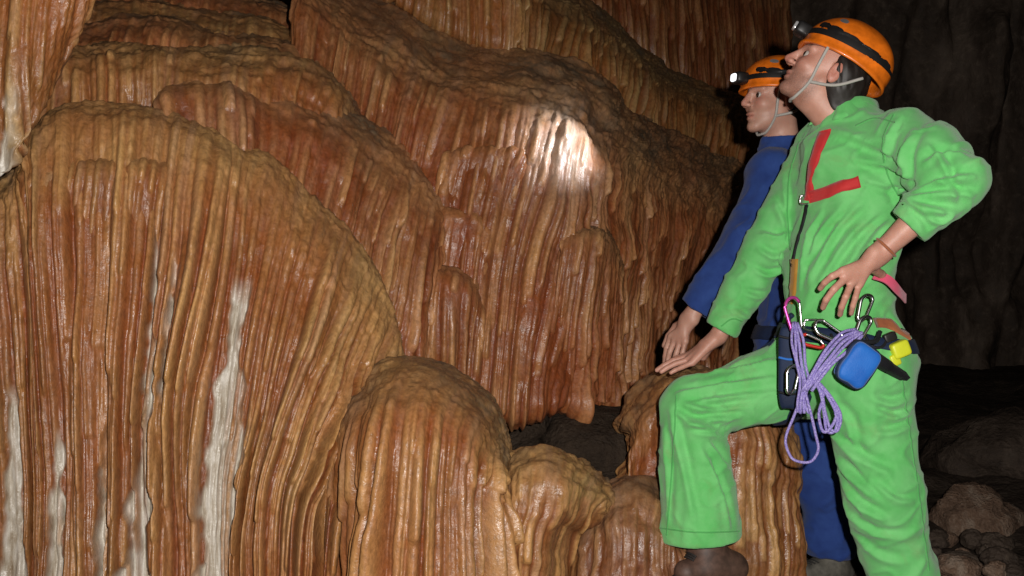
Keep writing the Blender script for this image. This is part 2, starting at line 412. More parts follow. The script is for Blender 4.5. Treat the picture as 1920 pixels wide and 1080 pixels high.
# front left lobe
lip = [(-130, 420, 2.880), (5, 345, 2.900), (60, 245, 2.940), (150, 197, 2.990), (300, 213, 3.030), (430, 258, 3.060), (560, 350, 3.080), (680, 470, 3.110), (742, 610, 3.120), (765, 760, 3.130)]
T(lip, [
    [(-130, 480, 2.780), (12, 400, 2.800), (66, 305, 2.840), (150, 262, 2.870), (296, 282, 2.910), (418, 330, 2.940), (536, 425, 2.960), (648, 545, 2.990), (705, 680, 3.020), (735, 800, 3.050)],
    [(-125, 640, 2.740), (18, 560, 2.760), (70, 500, 2.790), (150, 480, 2.810), (285, 490, 2.830), (400, 520, 2.850), (505, 590, 2.860), (600, 680, 2.880), (655, 780, 2.920), (700, 860, 2.970)],
    [(-120, 820, 2.720), (26, 760, 2.740), (75, 740, 2.760), (150, 730, 2.780), (270, 735, 2.790), (375, 750, 2.800), (470, 790, 2.810), (550, 840, 2.810), (610, 900, 2.840), (670, 940, 2.910)],
    [(-115, 960, 2.710), (36, 940, 2.730), (85, 930, 2.740), (155, 925, 2.750), (262, 930, 2.760), (360, 935, 2.770), (445, 950, 2.770), (520, 970, 2.770), (590, 1000, 2.800), (655, 1020, 2.870)],
    [(-115, 1300, 2.680), (36, 1300, 2.700), (88, 1300, 2.710), (160, 1300, 2.720), (260, 1300, 2.730), (355, 1300, 2.730), (435, 1300, 2.730), (510, 1300, 2.730), (585, 1300, 2.760), (650, 1300, 2.830)]],
  [0.02, 0.03, 0.06, 0.45, 1.0, 1.3, 1.4, 1.4], seed=11, lump=0.014, f1=28, flute=1.75, big=0.8, drip=0.4,
  pales=[(452, 520, 405, 1080, 15, 40), (292, 400, 288, 740, 8, 12), (285, 760, 264, 1080, 14, 32), (116, 800, 112, 1080, 8, 20), (32, 720, 26, 1080, 14, 22), (206, 760, 198, 1080, 6, 10), (330, 480, 318, 700, 5, 7)])
# small ledge inside the front lobe
T([(36, 318, 2.870), (120, 296, 2.870), (230, 286, 2.910), (330, 300, 2.940), (400, 342, 2.990)],
  [[(40, 350, 2.800), (122, 330, 2.805), (230, 322, 2.830), (322, 340, 2.870), (388, 385, 2.930)],
   [(44, 460, 2.800), (124, 440, 2.810), (228, 430, 2.840), (314, 440, 2.890), (372, 460, 2.950)],
   [(46, 560, 2.840), (126, 550, 2.870), (226, 545, 2.920), (308, 545, 2.970), (360, 545, 3.030)]],
  [0.05, 0.1, 0.2, 0.7, 1.0, 0.9], up=((0, -16, 0.14), (0, -7, 0.04)), seed=12, wl=0.2, wr=0.2)
# second tier: ridge that runs down behind the front lobe
lip = [(320, 172, 3.20), (390, 150, 3.22), (455, 160, 3.26), (545, 202, 3.30), (640, 252, 3.36), (715, 300, 3.42), (775, 350, 3.48), (835, 400, 3.56)]
T(lip, [
    [(318, 205, 3.10), (385, 190, 3.12), (448, 200, 3.15), (532, 248, 3.19), (622, 302, 3.24), (695, 355, 3.30), (757, 405, 3.36), (820, 450, 3.46)],
    [(316, 330, 3.02), (380, 320, 3.04), (440, 330, 3.07), (515, 370, 3.11), (600, 420, 3.16), (670, 470, 3.22), (730, 520, 3.28), (795, 560, 3.38)],
    [(316, 560, 2.98), (378, 560, 3.00), (436, 560, 3.03), (508, 570, 3.07), (585, 600, 3.12), (650, 640, 3.18), (712, 690, 3.24), (775, 730, 3.33)],
    [(316, 900, 2.98), (378, 900, 3.00), (434, 900, 3.03), (505, 900, 3.07), (578, 900, 3.12), (642, 900, 3.18), (700, 900, 3.24), (765, 900, 3.33)]],
  [0.03, 0.05, 0.13, 0.8, 1.0, 1.0, 1.0], up=((26, -62, 0.34), (10, -26, 0.10)), seed=14, mat='flow_red', lump=0.018)
# second tier, upper left part
lip = [(20, 130, 3.22), (90, 106, 3.24), (170, 94, 3.26), (260, 88, 3.30), (400, 98, 3.34), (500, 112, 3.40), (585, 136, 3.46), (645, 190, 3.52), (668, 260, 3.58)]
T(lip, [
    [(24, 160, 3.12), (94, 138, 3.14), (172, 126, 3.16), (258, 122, 3.19), (394, 134, 3.23), (490, 150, 3.29), (570, 176, 3.35), (628, 232, 3.43), (652, 300, 3.5)],
    [(28, 260, 3.10), (96, 250, 3.10), (174, 240, 3.12), (256, 240, 3.15), (388, 240, 3.19), (482, 250, 3.24), (560, 280, 3.31), (615, 330, 3.39), (640, 390, 3.46)],
    [(30, 600, 3.10), (98, 600, 3.10), (176, 600, 3.12), (255, 600, 3.15), (384, 600, 3.19), (476, 600, 3.24), (552, 600, 3.31), (606, 600, 3.39), (630, 600, 3.46)]],
  [0.03, 0.05, 0.13, 0.6, 0.8, 0.8], up=((0, -24, 0.40), (0, -9, 0.10)), seed=16, lump=0.022, mat='flow')
# narrow ledges above it
for k, (yy, dY, sd) in enumerate(((52, 0.18, 18), (18, 0.42, 19), (-22, 0.66, 20))):
    lip = [(60, yy + 14, 3.30 + dY), (160, yy - 2, 3.32 + dY), (262, yy - 4, 3.36 + dY), (400, yy + 16, 3.40 + dY), (500, yy + 34, 3.46 + dY), (590, yy + 64 + k * 4, 3.52 + dY), (650, yy + 110 + k * 6, 3.58 + dY), (676, yy + 190, 3.66 + dY)]
    T(lip, rows_from(lip, ((-3, 22, -0.09), (-5, 60, -0.12), (-6, 200, -0.08))), [0.05, 0.2, 0.4, 0.6, 0.7, 0.7], up=((4, -22, 0.40), (0, -8, 0.08)), seed=sd, lump=0.018, mat='flow_red' if k != 1 else 'flow', du=0.006, dv=0.010)
# third tier: the broad face below the lamp spot
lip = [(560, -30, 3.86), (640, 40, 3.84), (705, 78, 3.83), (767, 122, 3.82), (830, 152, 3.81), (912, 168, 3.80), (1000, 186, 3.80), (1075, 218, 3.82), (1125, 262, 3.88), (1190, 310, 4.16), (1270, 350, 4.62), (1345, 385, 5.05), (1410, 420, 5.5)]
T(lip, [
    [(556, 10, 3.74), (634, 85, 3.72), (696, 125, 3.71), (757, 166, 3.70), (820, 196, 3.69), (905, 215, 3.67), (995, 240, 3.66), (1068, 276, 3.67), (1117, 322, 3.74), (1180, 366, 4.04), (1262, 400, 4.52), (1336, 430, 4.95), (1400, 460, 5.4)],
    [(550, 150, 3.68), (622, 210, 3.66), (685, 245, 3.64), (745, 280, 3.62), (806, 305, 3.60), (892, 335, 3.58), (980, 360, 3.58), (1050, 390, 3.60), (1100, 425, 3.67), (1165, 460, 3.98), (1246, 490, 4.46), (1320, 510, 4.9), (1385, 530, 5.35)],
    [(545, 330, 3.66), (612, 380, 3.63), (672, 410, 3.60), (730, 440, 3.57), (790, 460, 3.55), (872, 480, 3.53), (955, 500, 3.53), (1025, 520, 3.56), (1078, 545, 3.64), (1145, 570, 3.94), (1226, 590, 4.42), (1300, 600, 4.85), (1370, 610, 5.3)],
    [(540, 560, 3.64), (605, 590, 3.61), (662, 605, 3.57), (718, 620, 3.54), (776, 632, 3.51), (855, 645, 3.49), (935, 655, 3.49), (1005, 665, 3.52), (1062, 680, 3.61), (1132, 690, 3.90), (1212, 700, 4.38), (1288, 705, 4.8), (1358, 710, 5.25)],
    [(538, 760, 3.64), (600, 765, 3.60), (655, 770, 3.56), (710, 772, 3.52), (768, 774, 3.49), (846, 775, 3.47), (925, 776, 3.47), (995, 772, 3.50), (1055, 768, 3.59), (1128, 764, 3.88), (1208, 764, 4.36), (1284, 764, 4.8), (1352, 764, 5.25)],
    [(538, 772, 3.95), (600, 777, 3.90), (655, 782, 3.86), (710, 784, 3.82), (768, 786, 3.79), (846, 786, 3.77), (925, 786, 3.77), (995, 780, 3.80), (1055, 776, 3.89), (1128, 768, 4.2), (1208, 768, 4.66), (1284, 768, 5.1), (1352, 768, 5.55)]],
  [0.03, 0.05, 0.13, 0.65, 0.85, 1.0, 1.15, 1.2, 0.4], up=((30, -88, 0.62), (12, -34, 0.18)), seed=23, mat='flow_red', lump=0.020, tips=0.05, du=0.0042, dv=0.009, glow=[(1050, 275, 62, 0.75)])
# small lobes swelling out of the third tier
T([(772, 512, 3.52), (800, 502, 3.48), (835, 504, 3.46), (868, 514, 3.46), (894, 540, 3.48), (905, 590, 3.53)],
  [[(770, 545, 3.46), (797, 535, 3.42), (830, 536, 3.40), (862, 546, 3.40), (886, 574, 3.43), (897, 620, 3.49)],
   [(768, 640, 3.46), (793, 635, 3.42), (824, 636, 3.40), (854, 640, 3.41), (876, 660, 3.45), (888, 690, 3.5)],
   [(766, 780, 3.50), (790, 780, 3.47), (818, 780, 3.46), (846, 780, 3.46), (868, 780, 3.48), (880, 780, 3.53)]],
  [0.03, 0.06, 0.15, 0.8, 1.0, 1.1], up=((0, -12, 0.14), (0, -5, 0.03)), seed=26, mat='flow_red', wl=0.15, wr=0.15)
T([(1050, 470, 3.645), (1065, 442, 3.605), (1100, 432, 3.605), (1135, 440, 3.665), (1158, 470, 3.745), (1168, 520, 3.825)],
  [[(1046, 500, 3.595), (1060, 475, 3.555), (1094, 466, 3.555), (1128, 475, 3.615), (1150, 505, 3.695), (1160, 550, 3.785)],
   [(1035, 600, 3.595), (1048, 590, 3.565), (1080, 585, 3.565), (1114, 590, 3.625), (1138, 610, 3.705), (1150, 640, 3.805)],
   [(1020, 750, 3.625), (1032, 750, 3.605), (1062, 750, 3.625), (1096, 750, 3.705), (1122, 750, 3.785), (1136, 750, 3.865)]],
  [0.03, 0.06, 0.15, 0.7, 1.0, 1.1], up=((0, -10, 0.14), (0, -4, 0.03)), seed=27, mat='flow_red', wl=0.15, wr=0.15)
T([(770, 392, 3.62), (800, 384, 3.58), (850, 386, 3.57), (900, 398, 3.57), (930, 430, 3.60)],
  [[(768, 412, 3.56), (797, 406, 3.525), (846, 408, 3.515), (894, 420, 3.515), (922, 452, 3.55)],
   [(764, 480, 3.56), (791, 476, 3.53), (838, 478, 3.52), (882, 486, 3.52), (908, 505, 3.55)],
   [(762, 570, 3.58), (788, 570, 3.56), (832, 570, 3.54), (874, 570, 3.54), (898, 570, 3.56)]],
  [0.03, 0.06, 0.15, 0.7, 1.0, 1.0], up=((0, -8, 0.10), (0, -4, 0.02)), seed=28, mat='flow_red', wl=0.12, wr=0.12)
T([(835, 285, 3.66), (870, 272, 3.63), (920, 268, 3.62), (965, 270, 3.62), (990, 290, 3.64)],
  [[(833, 300, 3.60), (867, 290, 3.575), (915, 287, 3.565), (958, 290, 3.57), (982, 312, 3.60)],
   [(828, 350, 3.59), (860, 345, 3.57), (906, 345, 3.56), (947, 350, 3.565), (970, 365, 3.59)],
   [(824, 410, 3.60), (854, 410, 3.58), (898, 410, 3.57), (938, 412, 3.575), (960, 415, 3.6)]],
  [0.03, 0.06, 0.15, 0.7, 0.9, 0.9], up=((0, -7, 0.08), (0, -3, 0.02)), seed=29, mat='flow_red', wl=0.12, wr=0.12)
# fourth tier: curtain with a ragged hem above the shadowed slope
top = [(640, -160, 4.62), (740, -140, 4.58), (830, -120, 4.54), (930, -80, 4.52), (1020, -14, 4.75), (1090, 24, 4.95), (1150, 76, 5.2), (1210, 126, 5.5), (1275, 172, 5.85), (1370, 205, 6.3), (1440, 240, 6.7)]
hem = [(640, -40, 4.36), (740, 2, 4.34), (838, 58, 4.33), (925, 92, 4.34), (995, 138, 4.5), (1070, 186, 4.7), (1130, 222, 4.95), (1192, 258, 5.25), (1262, 292, 5.6), (1350, 330, 6.05), (1420, 350, 6.4)]
mid = [((a[0] + b[0]) / 2, (a[1] + b[1]) / 2 - 6, (a[2] + b[2]) / 2 - 0.10) for a, b in zip(top, hem)]
q1 = [((a[0] * 3 + b[0]) / 4, (a[1] * 3 + b[1]) / 4 - 4, (a[2] * 3 + b[2]) / 4 - 0.10) for a, b in zip(top, hem)]
T(top, [q1, mid, hem, [(x + 4, y - 6, Y + 0.32) for x, y, Y in hem]], [0.1, 0.2, 0.35, 0.8, 1.0, 1.2, 0.5], up=((10, -30, 0.5), (4, -10, 0.12)), seed=33, mat='flow_yellow', tips=0.10, du=0.006, dv=0.011)
# slope under the curtain and a folded ridge beside the blue caver
lip = [(1090, 232, 4.3), (1150, 262, 4.5), (1230, 290, 4.85), (1310, 322, 5.25), (1390, 372, 5.7)]
T(lip, rows_from(lip, ((-2, 26, -0.08), (-4, 70, -0.10), (-6, 170, 0.0))), [0.1, 0.3, 0.5, 0.8, 0.8, 0.8], up=((0, -30, 0.4), (0, -10, 0.1)), seed=35, lump=0.03, mat='flow', du=0.006, dv=0.01)
# fifth tier, dim at the back
top = [(960, -220, 6.4), (1060, -190, 6.5), (1160, -150, 6.7), (1270, -110, 7.1), (1380, -70, 7.6), (1480, -20, 8.1)]
hem = [(960, -40, 6.1), (1060, 0, 6.2), (1160, 75, 6.45), (1270, 165, 6.9), (1380, 210, 7.4), (1480, 260, 7.9)]
mid = [((a[0] + b[0]) / 2, (a[1] + b[1]) / 2, (a[2] + b[2]) / 2 - 0.12) for a, b in zip(top, hem)]
T(top, [mid, hem, [(x, y - 4, Y + 0.4) for x, y, Y in hem]], [0.1, 0.3, 0.5, 1.0, 1.2, 0.5], seed=37, mat='flow_red', tips=0.12, du=0.009, dv=0.015, up=((0, -30, 0.4), (0, -10, 0.1)))

# --- formations that stand by themselves ------------------------------
def formation(name, label, rows, amps, **kw):
    cat = kw.pop('cat', 'flowstone')
    return tag(flowstone(name, rows, amps, **kw), label, cat)

# hanging drapery, upper left
cols_t = [(-330, -190), (-230, -190), (-130, -190), (-40, -190), (60, -190), (122, -190), (166, -190), (196, -190), (226, -190)]
cols_b = [(-420, 560), (-320, 520), (-210, 470), (-110, 420), (4, 338), (36, 276), (76, 214), (108, 148), (190, -70)]
Yc = [2.62, 2.62, 2.62, 2.63, 2.65, 2.67, 2.70, 2.75, 2.82]
rows = [[(x + 12, y - 20, Y + 0.4) for (x, y), Y in zip(cols_t, Yc)]]
for f in (0.0, 0.3, 0.62, 0.9, 1.0):
    rows.append([(a[0] + (b[0] - a[0]) * f, a[1] + (b[1] - a[1]) * f, Y - 0.05 * math.sin(f * 3.0)) for a, b, Y in zip(cols_t, cols_b, Yc)])
rows.append([(b[0] - 6, b[1] - 8, Y + 0.14) for b, Y in zip(cols_b, Yc)])
formation('stone_drapery', 'slanting curtain of banded flowstone hanging in the upper left corner with a grey tip', rows, [0.3, 0.8, 1.2, 1.3, 1.2, 0.8, 0.4], seed=51, wr=0.25,
          silt=[0.2, 0, 0, 0, 0.1, 0.5, 0.6], pales=[(30, 150, 4, 330, 8, 16), (-60, 120, -90, 400, 10, 20)], mat='flow_yellow', lump=0.006, flute=0.8)

# rounded mound, front centre
S_ = lambda pts, Ys: [(x, y, Y) for (x, y), Y in zip(pts, Ys)]
rows = [
    S_([(614, 840), (642, 735), (695, 684), (752, 664), (830, 680), (905, 726), (947, 792), (964, 865), (968, 960)], [3.12, 3.18, 3.2, 3.22, 3.22, 3.2, 3.16, 3.08, 3.02]),
    S_([(616, 860), (645, 752), (697, 700), (750, 680), (824, 696), (896, 740), (938, 804), (956, 880), (962, 970)], [2.98, 2.96, 2.96, 2.96, 2.96, 2.97, 2.98, 2.98, 2.98]),
    S_([(620, 880), (648, 790), (698, 742), (744, 726), (808, 740), (876, 780), (920, 836), (944, 905), (955, 990)], [2.97, 2.82, 2.75, 2.74, 2.74, 2.76, 2.80, 2.88, 2.94]),
    S_([(628, 920), (652, 850), (694, 815), (738, 805), (797, 815), (860, 842), (905, 885), (934, 945), (950, 1020)], [2.95, 2.77, 2.66, 2.64, 2.645, 2.67, 2.72, 2.82, 2.90]),
    S_([(634, 1010), (656, 980), (690, 965), (733, 960), (788, 962), (850, 970), (893, 985), (926, 1010), (946, 1050)], [2.94, 2.77, 2.64, 2.61, 2.615, 2.64, 2.70, 2.80, 2.89]),
    S_([(636, 1300), (658, 1300), (686, 1300), (730, 1300), (784, 1300), (846, 1300), (890, 1300), (924, 1300), (944, 1300)], [2.92, 2.76, 2.61, 2.57, 2.575, 2.60, 2.66, 2.76, 2.86])]
formation('flowstone_mound', 'smooth-topped rounded flowstone mound with deep flutes at the foot of the cascade', rows, [0.02, 0.06, 0.2, 0.9, 1.35, 1.3], seed=61, wl=0.12, wr=0.4, lump=0.010,
          silt=[1.0, 1.0, 0.4, 0, 0, 0], f1=25, flute=1.4, big=0.35, drip=0.4)
# smaller mound to its right
rows = [
    S_([(926, 900), (945, 858), (985, 836), (1030, 830), (1072, 846), (1110, 872), (1142, 902), (1152, 940)], [3.12, 3.16, 3.2, 3.22, 3.24, 3.24, 3.22, 3.16]),
    S_([(928, 915), (948, 874), (986, 852), (1028, 846), (1068, 862), (1104, 888), (1132, 918), (1142, 950)], [2.98, 2.96, 2.96, 2.96, 2.98, 3.0, 3.02, 3.04]),
    S_([(930, 945), (950, 915), (984, 897), (1022, 892), (1058, 902), (1092, 920), (1118, 940), (1132, 962)], [2.88, 2.83, 2.80, 2.79, 2.80, 2.84, 2.9, 2.97]),
    S_([(930, 985), (948, 968), (978, 958), (1012, 955), (1044, 960), (1074, 968), (1098, 976), (1120, 984)], [2.86, 2.80, 2.77, 2.765, 2.79, 2.85, 2.92, 3.0]),
    S_([(928, 1040), (942, 1030), (966, 1025), (994, 1024), (1020, 1026), (1044, 1026), (1066, 1024), (1092, 1016)], [2.85, 2.79, 2.76, 2.755, 2.79, 2.88, 2.98, 3.1]),
    S_([(926, 1300), (938, 1300), (960, 1300), (984, 1300), (1008, 1300), (1028, 1300), (1046, 1300), (1066, 1300)], [2.83, 2.77, 2.74, 2.73, 2.76, 2.85, 2.96, 3.1])]
formation('flowstone_mound', 'small knobbly flowstone mound with a bulging lip beside the smooth-topped mound', rows, [0.02, 0.1, 0.35, 0.8, 1.1, 1.2], seed=67, wl=0.3, wr=0.3, lump=0.026, flute=0.75, big=0.4,
          silt=[0.9, 0.6, 0.25, 0, 0, 0])
# stone pillar under the hands and behind the bent leg
rows = [
    S_([(1170, 790), (1188, 735), (1235, 698), (1300, 690), (1380, 700), (1440, 735), (1478, 800)], [3.62, 3.66, 3.68, 3.7, 3.68, 3.62, 3.56]),
    S_([(1172, 800), (1190, 748), (1236, 712), (1300, 702), (1378, 712), (1440, 750), (1480, 815)], [3.40, 3.36, 3.34, 3.34, 3.36, 3.40, 3.44]),
    S_([(1174, 830), (1192, 790), (1238, 756), (1300, 746), (1380, 760), (1444, 800), (1486, 860)], [3.30, 3.23, 3.19, 3.18, 3.20, 3.26, 3.34]),
    S_([(1172, 880), (1190, 866), (1238, 850), (1302, 844), (1384, 852), (1450, 880), (1494, 920)], [3.28, 3.20, 3.16, 3.15, 3.17, 3.23, 3.31]),
    S_([(1160, 980), (1180, 975), (1232, 970), (1302, 965), (1388, 968), (1458, 985), (1502, 1010)], [3.26, 3.18, 3.13, 3.12, 3.14, 3.20, 3.29]),
    S_([(1150, 1300), (1172, 1300), (1226, 1300), (1300, 1300), (1392, 1300), (1464, 1300), (1510, 1300)], [3.22, 3.14, 3.09, 3.08, 3.10, 3.16, 3.26])]
formation('flowstone_pillar', 'waist-high orange-streaked flowstone pillar behind the bent green leg, hands resting on top', rows, [0.05, 0.2, 0.5, 0.9, 1.0, 1.0], seed=71, wl=0.35, wr=0.3, lump=0.03, flute=0.6, big=0.4, silt=[0.9, 0.7, 0.3, 0.0, 0.1, 0.2])
# low knob in front of it, beside the shoe
rows = [
    S_([(1088, 985), (1110, 935), (1160, 905), (1220, 900), (1275, 935), (1312, 995), (1322, 1060)], [3.16, 3.2, 3.22, 3.22, 3.2, 3.14, 3.08]),
    S_([(1090, 1000), (1112, 950), (1160, 922), (1216, 918), (1268, 950), (1303, 1005), (1312, 1065)], [3.10, 3.06, 3.04, 3.04, 3.05, 3.06, 3.06]),
    S_([(1092, 1030), (1116, 990), (1160, 968), (1212, 964), (1258, 988), (1290, 1030), (1300, 1080)], [3.05, 2.98, 2.95, 2.94, 2.95, 2.99, 3.03]),
    S_([(1092, 1080), (1116, 1055), (1160, 1042), (1210, 1040), (1254, 1052), (1284, 1080), (1294, 1110)], [3.03, 2.95, 2.91, 2.90, 2.91, 2.96, 3.02]),
    S_([(1088, 1300), (1112, 1300), (1158, 1300), (1208, 1300), (1252, 1300), (1284, 1300), (1296, 1300)], [3.01, 2.92, 2.88, 2.87, 2.88, 2.93, 3.0])]
formation('flowstone_boss', 'low rounded orange flowstone knob beside the brown shoe', rows, [0.1, 0.3, 0.5, 0.8, 0.8], seed=77, wl=0.3, wr=0.3, lump=0.03, mat='flow_brown', flute=0.6, big=0.3, silt=[0.9, 0.6, 0.35, 0.0, 0.0])

def boulder(label, c, r, seed, mat='boulder', sq=(1, 1, 0.7), flat=None):
    n = 56; th = np.linspace(0, 2 * math.pi, n, endpoint=False); ph = np.linspace(-math.pi / 2, math.pi / 2, n // 2)
    TH, PH = np.meshgrid(th, ph)
    D = np.stack([np.cos(PH) * np.cos(TH), np.cos(PH) * np.sin(TH), np.sin(PH)], -1)
    k = 1 + 0.30 * fbm(D[..., 0] * 1.7 + 3, D[..., 1] * 1.7, D[..., 2] * 1.7, seed=seed, oct=4)
    ch = np.ones_like(k)
    rng = np.random.RandomState(seed)
    for _ in range(9):                                    # broken facets
        nrm = unit(rng.normal(size=3)); dd = D @ nrm
        ch = np.minimum(ch, np.where(dd > 0.05, rng.uniform(0.72, 0.95) / np.maximum(dd, 0.05), 9))
    k = np.minimum(k, ch + 0.05 * noise(D[..., 0] * 7, D[..., 1] * 7, D[..., 2] * 7, seed=seed + 4))
    V = np.asarray(c) + D * (k * r)[..., None] * np.array(sq)
    idx = np.arange(TH.size).reshape(TH.shape)
    F = np.stack([idx[:-1, :], np.roll(idx, -1, 1)[:-1, :], np.roll(idx, -1, 1)[1:, :], idx[1:, :]], -1).reshape(-1, 4)
    return tag(mesh_obj('boulder', V.reshape(-1, 3), F, M[mat]), label, 'boulder')
boulder('lumpy pale-brown boulder low down behind the green suit', P(1824, 978, 4.4), 0.225, 3, sq=(0.98, 0.9, 0.74))
boulder('flat slab of rubble in front of the lumpy pale-brown boulder', P(1850, 1085, 4.2), 0.24, 8, sq=(1.3, 0.9, 0.35))
boulder('dark boulder in shadow above the pale-brown one', P(1905, 880, 5.6), 0.42, 12, mat='dark_rock', sq=(1.2, 1, 0.8))
boulder('rock ledge, coloured as shade, deep in the hollow below the cascade', P(1080, 862, 3.8), 0.36, 31, mat='shade_rock', sq=(1.15, 0.9, 0.62))
rr_ = np.random.RandomState(11)
for k in range(16):
    x_, y_ = rr_.uniform(1740, 1915), rr_.uniform(1010, 1075); Y_ = 1.0 / ((y_ - 540) / FPX) * 0.97
    o_ = boulder('small broken stone lying among the dark rubble on the cave floor', P(x_, y_, Y_), rr_.uniform(0.03, 0.075), 100 + k, mat='dark_rock' if k % 3 else 'boulder', sq=(1, rr_.uniform(.7, 1), rr_.uniform(.5, .8)))
    o_.name = 'stone'; o_['category'] = 'stone'; o_['group'] = 'loose stones on the cave floor'
boulder('stepping stone under the brown shoe', P(1365, 1180, 3.02), 0.19, 21, mat='boulder', sq=(1.15, 0.9, 0.83))

# ------------------------------------------------------------------ implicit surfaces for figures
class Field:
    def __init__(s, lo, hi, h):
        s.lo = np.array(lo, float); s.h = h
        s.n = np.ceil((np.array(hi) - s.lo) / h).astype(int) + 1
        s.f = np.full(s.n, 0.3, np.float32)
    def region(s, lo, hi):
        a = np.clip(np.floor((np.array(lo) - s.lo) / s.h).astype(int), 0, s.n); b = np.clip(np.ceil((np.array(hi) - s.lo) / s.h).astype(int) + 1, 0, s.n)
        if np.any(b <= a): return None
        sl = tuple(slice(i, j) for i, j in zip(a, b))
        g = [(np.arange(i, j) * s.h + o).astype(np.float32) for i, j, o in zip(a, b, s.lo)]
        return sl, np.meshgrid(*g, indexing='ij')
    def comb(s, sl, d, k, op):
        f = s.f[sl]
        if op == 'sub':
            d = -d
            hh = np.clip(0.5 - 0.5 * (f - d) / k, 0, 1); s.f[sl] = f * (1 - hh) + d * hh + k * hh * (1 - hh)
        else:
            hh = np.clip(0.5 + 0.5 * (d - f) / k, 0, 1); s.f[sl] = d * (1 - hh) + f * hh - k * hh * (1 - hh)
    def cap(s, p0, p1, r0, r1, k=0.02, op='add', flat=None):
        p0 = np.asarray(p0, float); p1 = np.asarray(p1, float); R = max(r0, r1)
        if flat: R = max(R, R * flat[1])
        R += max(k, 0.01) + 3 * s.h
        g = s.region(np.minimum(p0, p1) - R, np.maximum(p0, p1) + R)
        if not g: return
        sl, (X, Y, Z) = g
        ax = p1 - p0; L2 = max(ax @ ax, 1e-9)
        qx, qy, qz = X - p0[0], Y - p0[1], Z - p0[2]
        t = np.clip((qx * ax[0] + qy * ax[1] + qz * ax[2]) / L2, 0, 1)
        qx = qx - t * ax[0]; qy = qy - t * ax[1]; qz = qz - t * ax[2]
        if flat:
            d_, sc = flat; d_ = unit(d_); m = (qx * d_[0] + qy * d_[1] + qz * d_[2]) * (1 / sc - 1)
            qx, qy, qz = qx + m * d_[0], qy + m * d_[1], qz + m * d_[2]
        d = np.sqrt(qx * qx + qy * qy + qz * qz) - (r0 + (r1 - r0) * t)
        if flat and flat[1] < 1: d = d * (0.5 + 0.5 * flat[1])
        s.comb(sl, d, k, op)
    def ell(s, c, rad, axes=None, k=0.02, op='add'):
        c = np.asarray(c, float); rad = np.asarray(rad, float); A = np.eye(3) if axes is None else np.array(axes, float)
        R = rad.max() + k + 3 * s.h
        g = s.region(c - R, c + R)
        if not g: return
        sl, (X, Y, Z) = g
        q = [X - c[0], Y - c[1], Z - c[2]]
        l = [(q[0] * A[i][0] + q[1] * A[i][1] + q[2] * A[i][2]) for i in range(3)]
        k0 = np.sqrt(sum((l[i] / rad[i]) ** 2 for i in range(3))); k1 = np.sqrt(sum((l[i] / rad[i] ** 2) ** 2 for i in range(3)))
        s.comb(sl, k0 * (k0 - 1) / (k1 + 1e-6), k, op)
    def cyl_cut(s, p0, p1, r, k=0.006):
        """remove a flat-ended cylinder from p0 to p1"""
        p0 = np.asarray(p0, float); p1 = np.asarray(p1, float); R = r + 0.03
        g = s.region(np.minimum(p0, p1) - R, np.maximum(p0, p1) + R)
        if not g: return
        sl, (X, Y, Z) = g
        ax = p1 - p0; L = np.linalg.norm(ax); a = ax / L
        q = [X - p0[0], Y - p0[1], Z - p0[2]]
        t = q[0] * a[0] + q[1] * a[1] + q[2] * a[2]
        rr = np.sqrt(np.maximum(q[0] ** 2 + q[1] ** 2 + q[2] ** 2 - t * t, 0))
        s.comb(sl, np.maximum(rr - r, np.maximum(-t, t - L)), k, 'sub')
    def mesh(s):
        f = s.f; S = f < 0
        c = [f[i:f.shape[0] - 1 + i, j:f.shape[1] - 1 + j, k:f.shape[2] - 1 + k] for i in (0, 1) for j in (0, 1) for k in (0, 1)]
        cs = [x < 0 for x in c]
        any_ = cs[0].copy(); all_ = cs[0].copy()
        for x in cs[1:]: any_ |= x; all_ &= x
        I = np.argwhere(any_ & ~all_)
        vid = np.full(any_.shape, -1, np.int32); vid[I[:, 0], I[:, 1], I[:, 2]] = np.arange(len(I))
        val = np.stack([x[I[:, 0], I[:, 1], I[:, 2]] for x in c], 1)
        off = np.array([(i, j, k) for i in (0, 1) for j in (0, 1) for k in (0, 1)], float)
        acc = np.zeros((len(I), 3)); cnt = np.zeros(len(I))
        for a in range(8):
            for b in range(a + 1, 8):
                if np.abs(off[a] - off[b]).sum() != 1: continue
                va, vb = val[:, a], val[:, b]; mk = (va < 0) != (vb < 0)
                t = np.where(mk, va / np.where(mk, va - vb, 1), 0)
                acc += np.where(mk[:, None], off[a] + (off[b] - off[a]) * t[:, None], 0); cnt += mk
        V = s.lo + (I + acc / cnt[:, None]) * s.h
        quads = []
        for ax in range(3):
            o1, o2 = [(1, 2), (2, 0), (0, 1)][ax]
            n = f.shape
            sl0 = [slice(1, n[i] - 1) for i in range(3)]; sl0[ax] = slice(0, n[ax] - 1)
            sl1 = list(sl0); sl1[ax] = slice(1, n[ax])
            A, B = S[tuple(sl0)], S[tuple(sl1)]
            E = np.argwhere(A != B); base = np.array([s_.start for s_ in sl0]); flip = A[E[:, 0], E[:, 1], E[:, 2]]
            E = E + base
            def vv(d1, d2):
                q = E.copy(); q[:, o1] -= d1; q[:, o2] -= d2
                return vid[q[:, 0], q[:, 1], q[:, 2]]
            Q = np.stack([vv(1, 1), vv(0, 1), vv(0, 0), vv(1, 0)], 1)
            Q[~flip] = Q[~flip][:, ::-1]
            quads.append(Q)
        return V, np.concatenate(quads)

def vnormals(V, F):
    n = np.cross(V[F[:, 2]] - V[F[:, 0]], V[F[:, 3]] - V[F[:, 1]])
    out = np.zeros_like(V)
    for i in range(4): np.add.at(out, F[:, i], n)
    return out / (np.linalg.norm(out, axis=1, keepdims=True) + 1e-12)

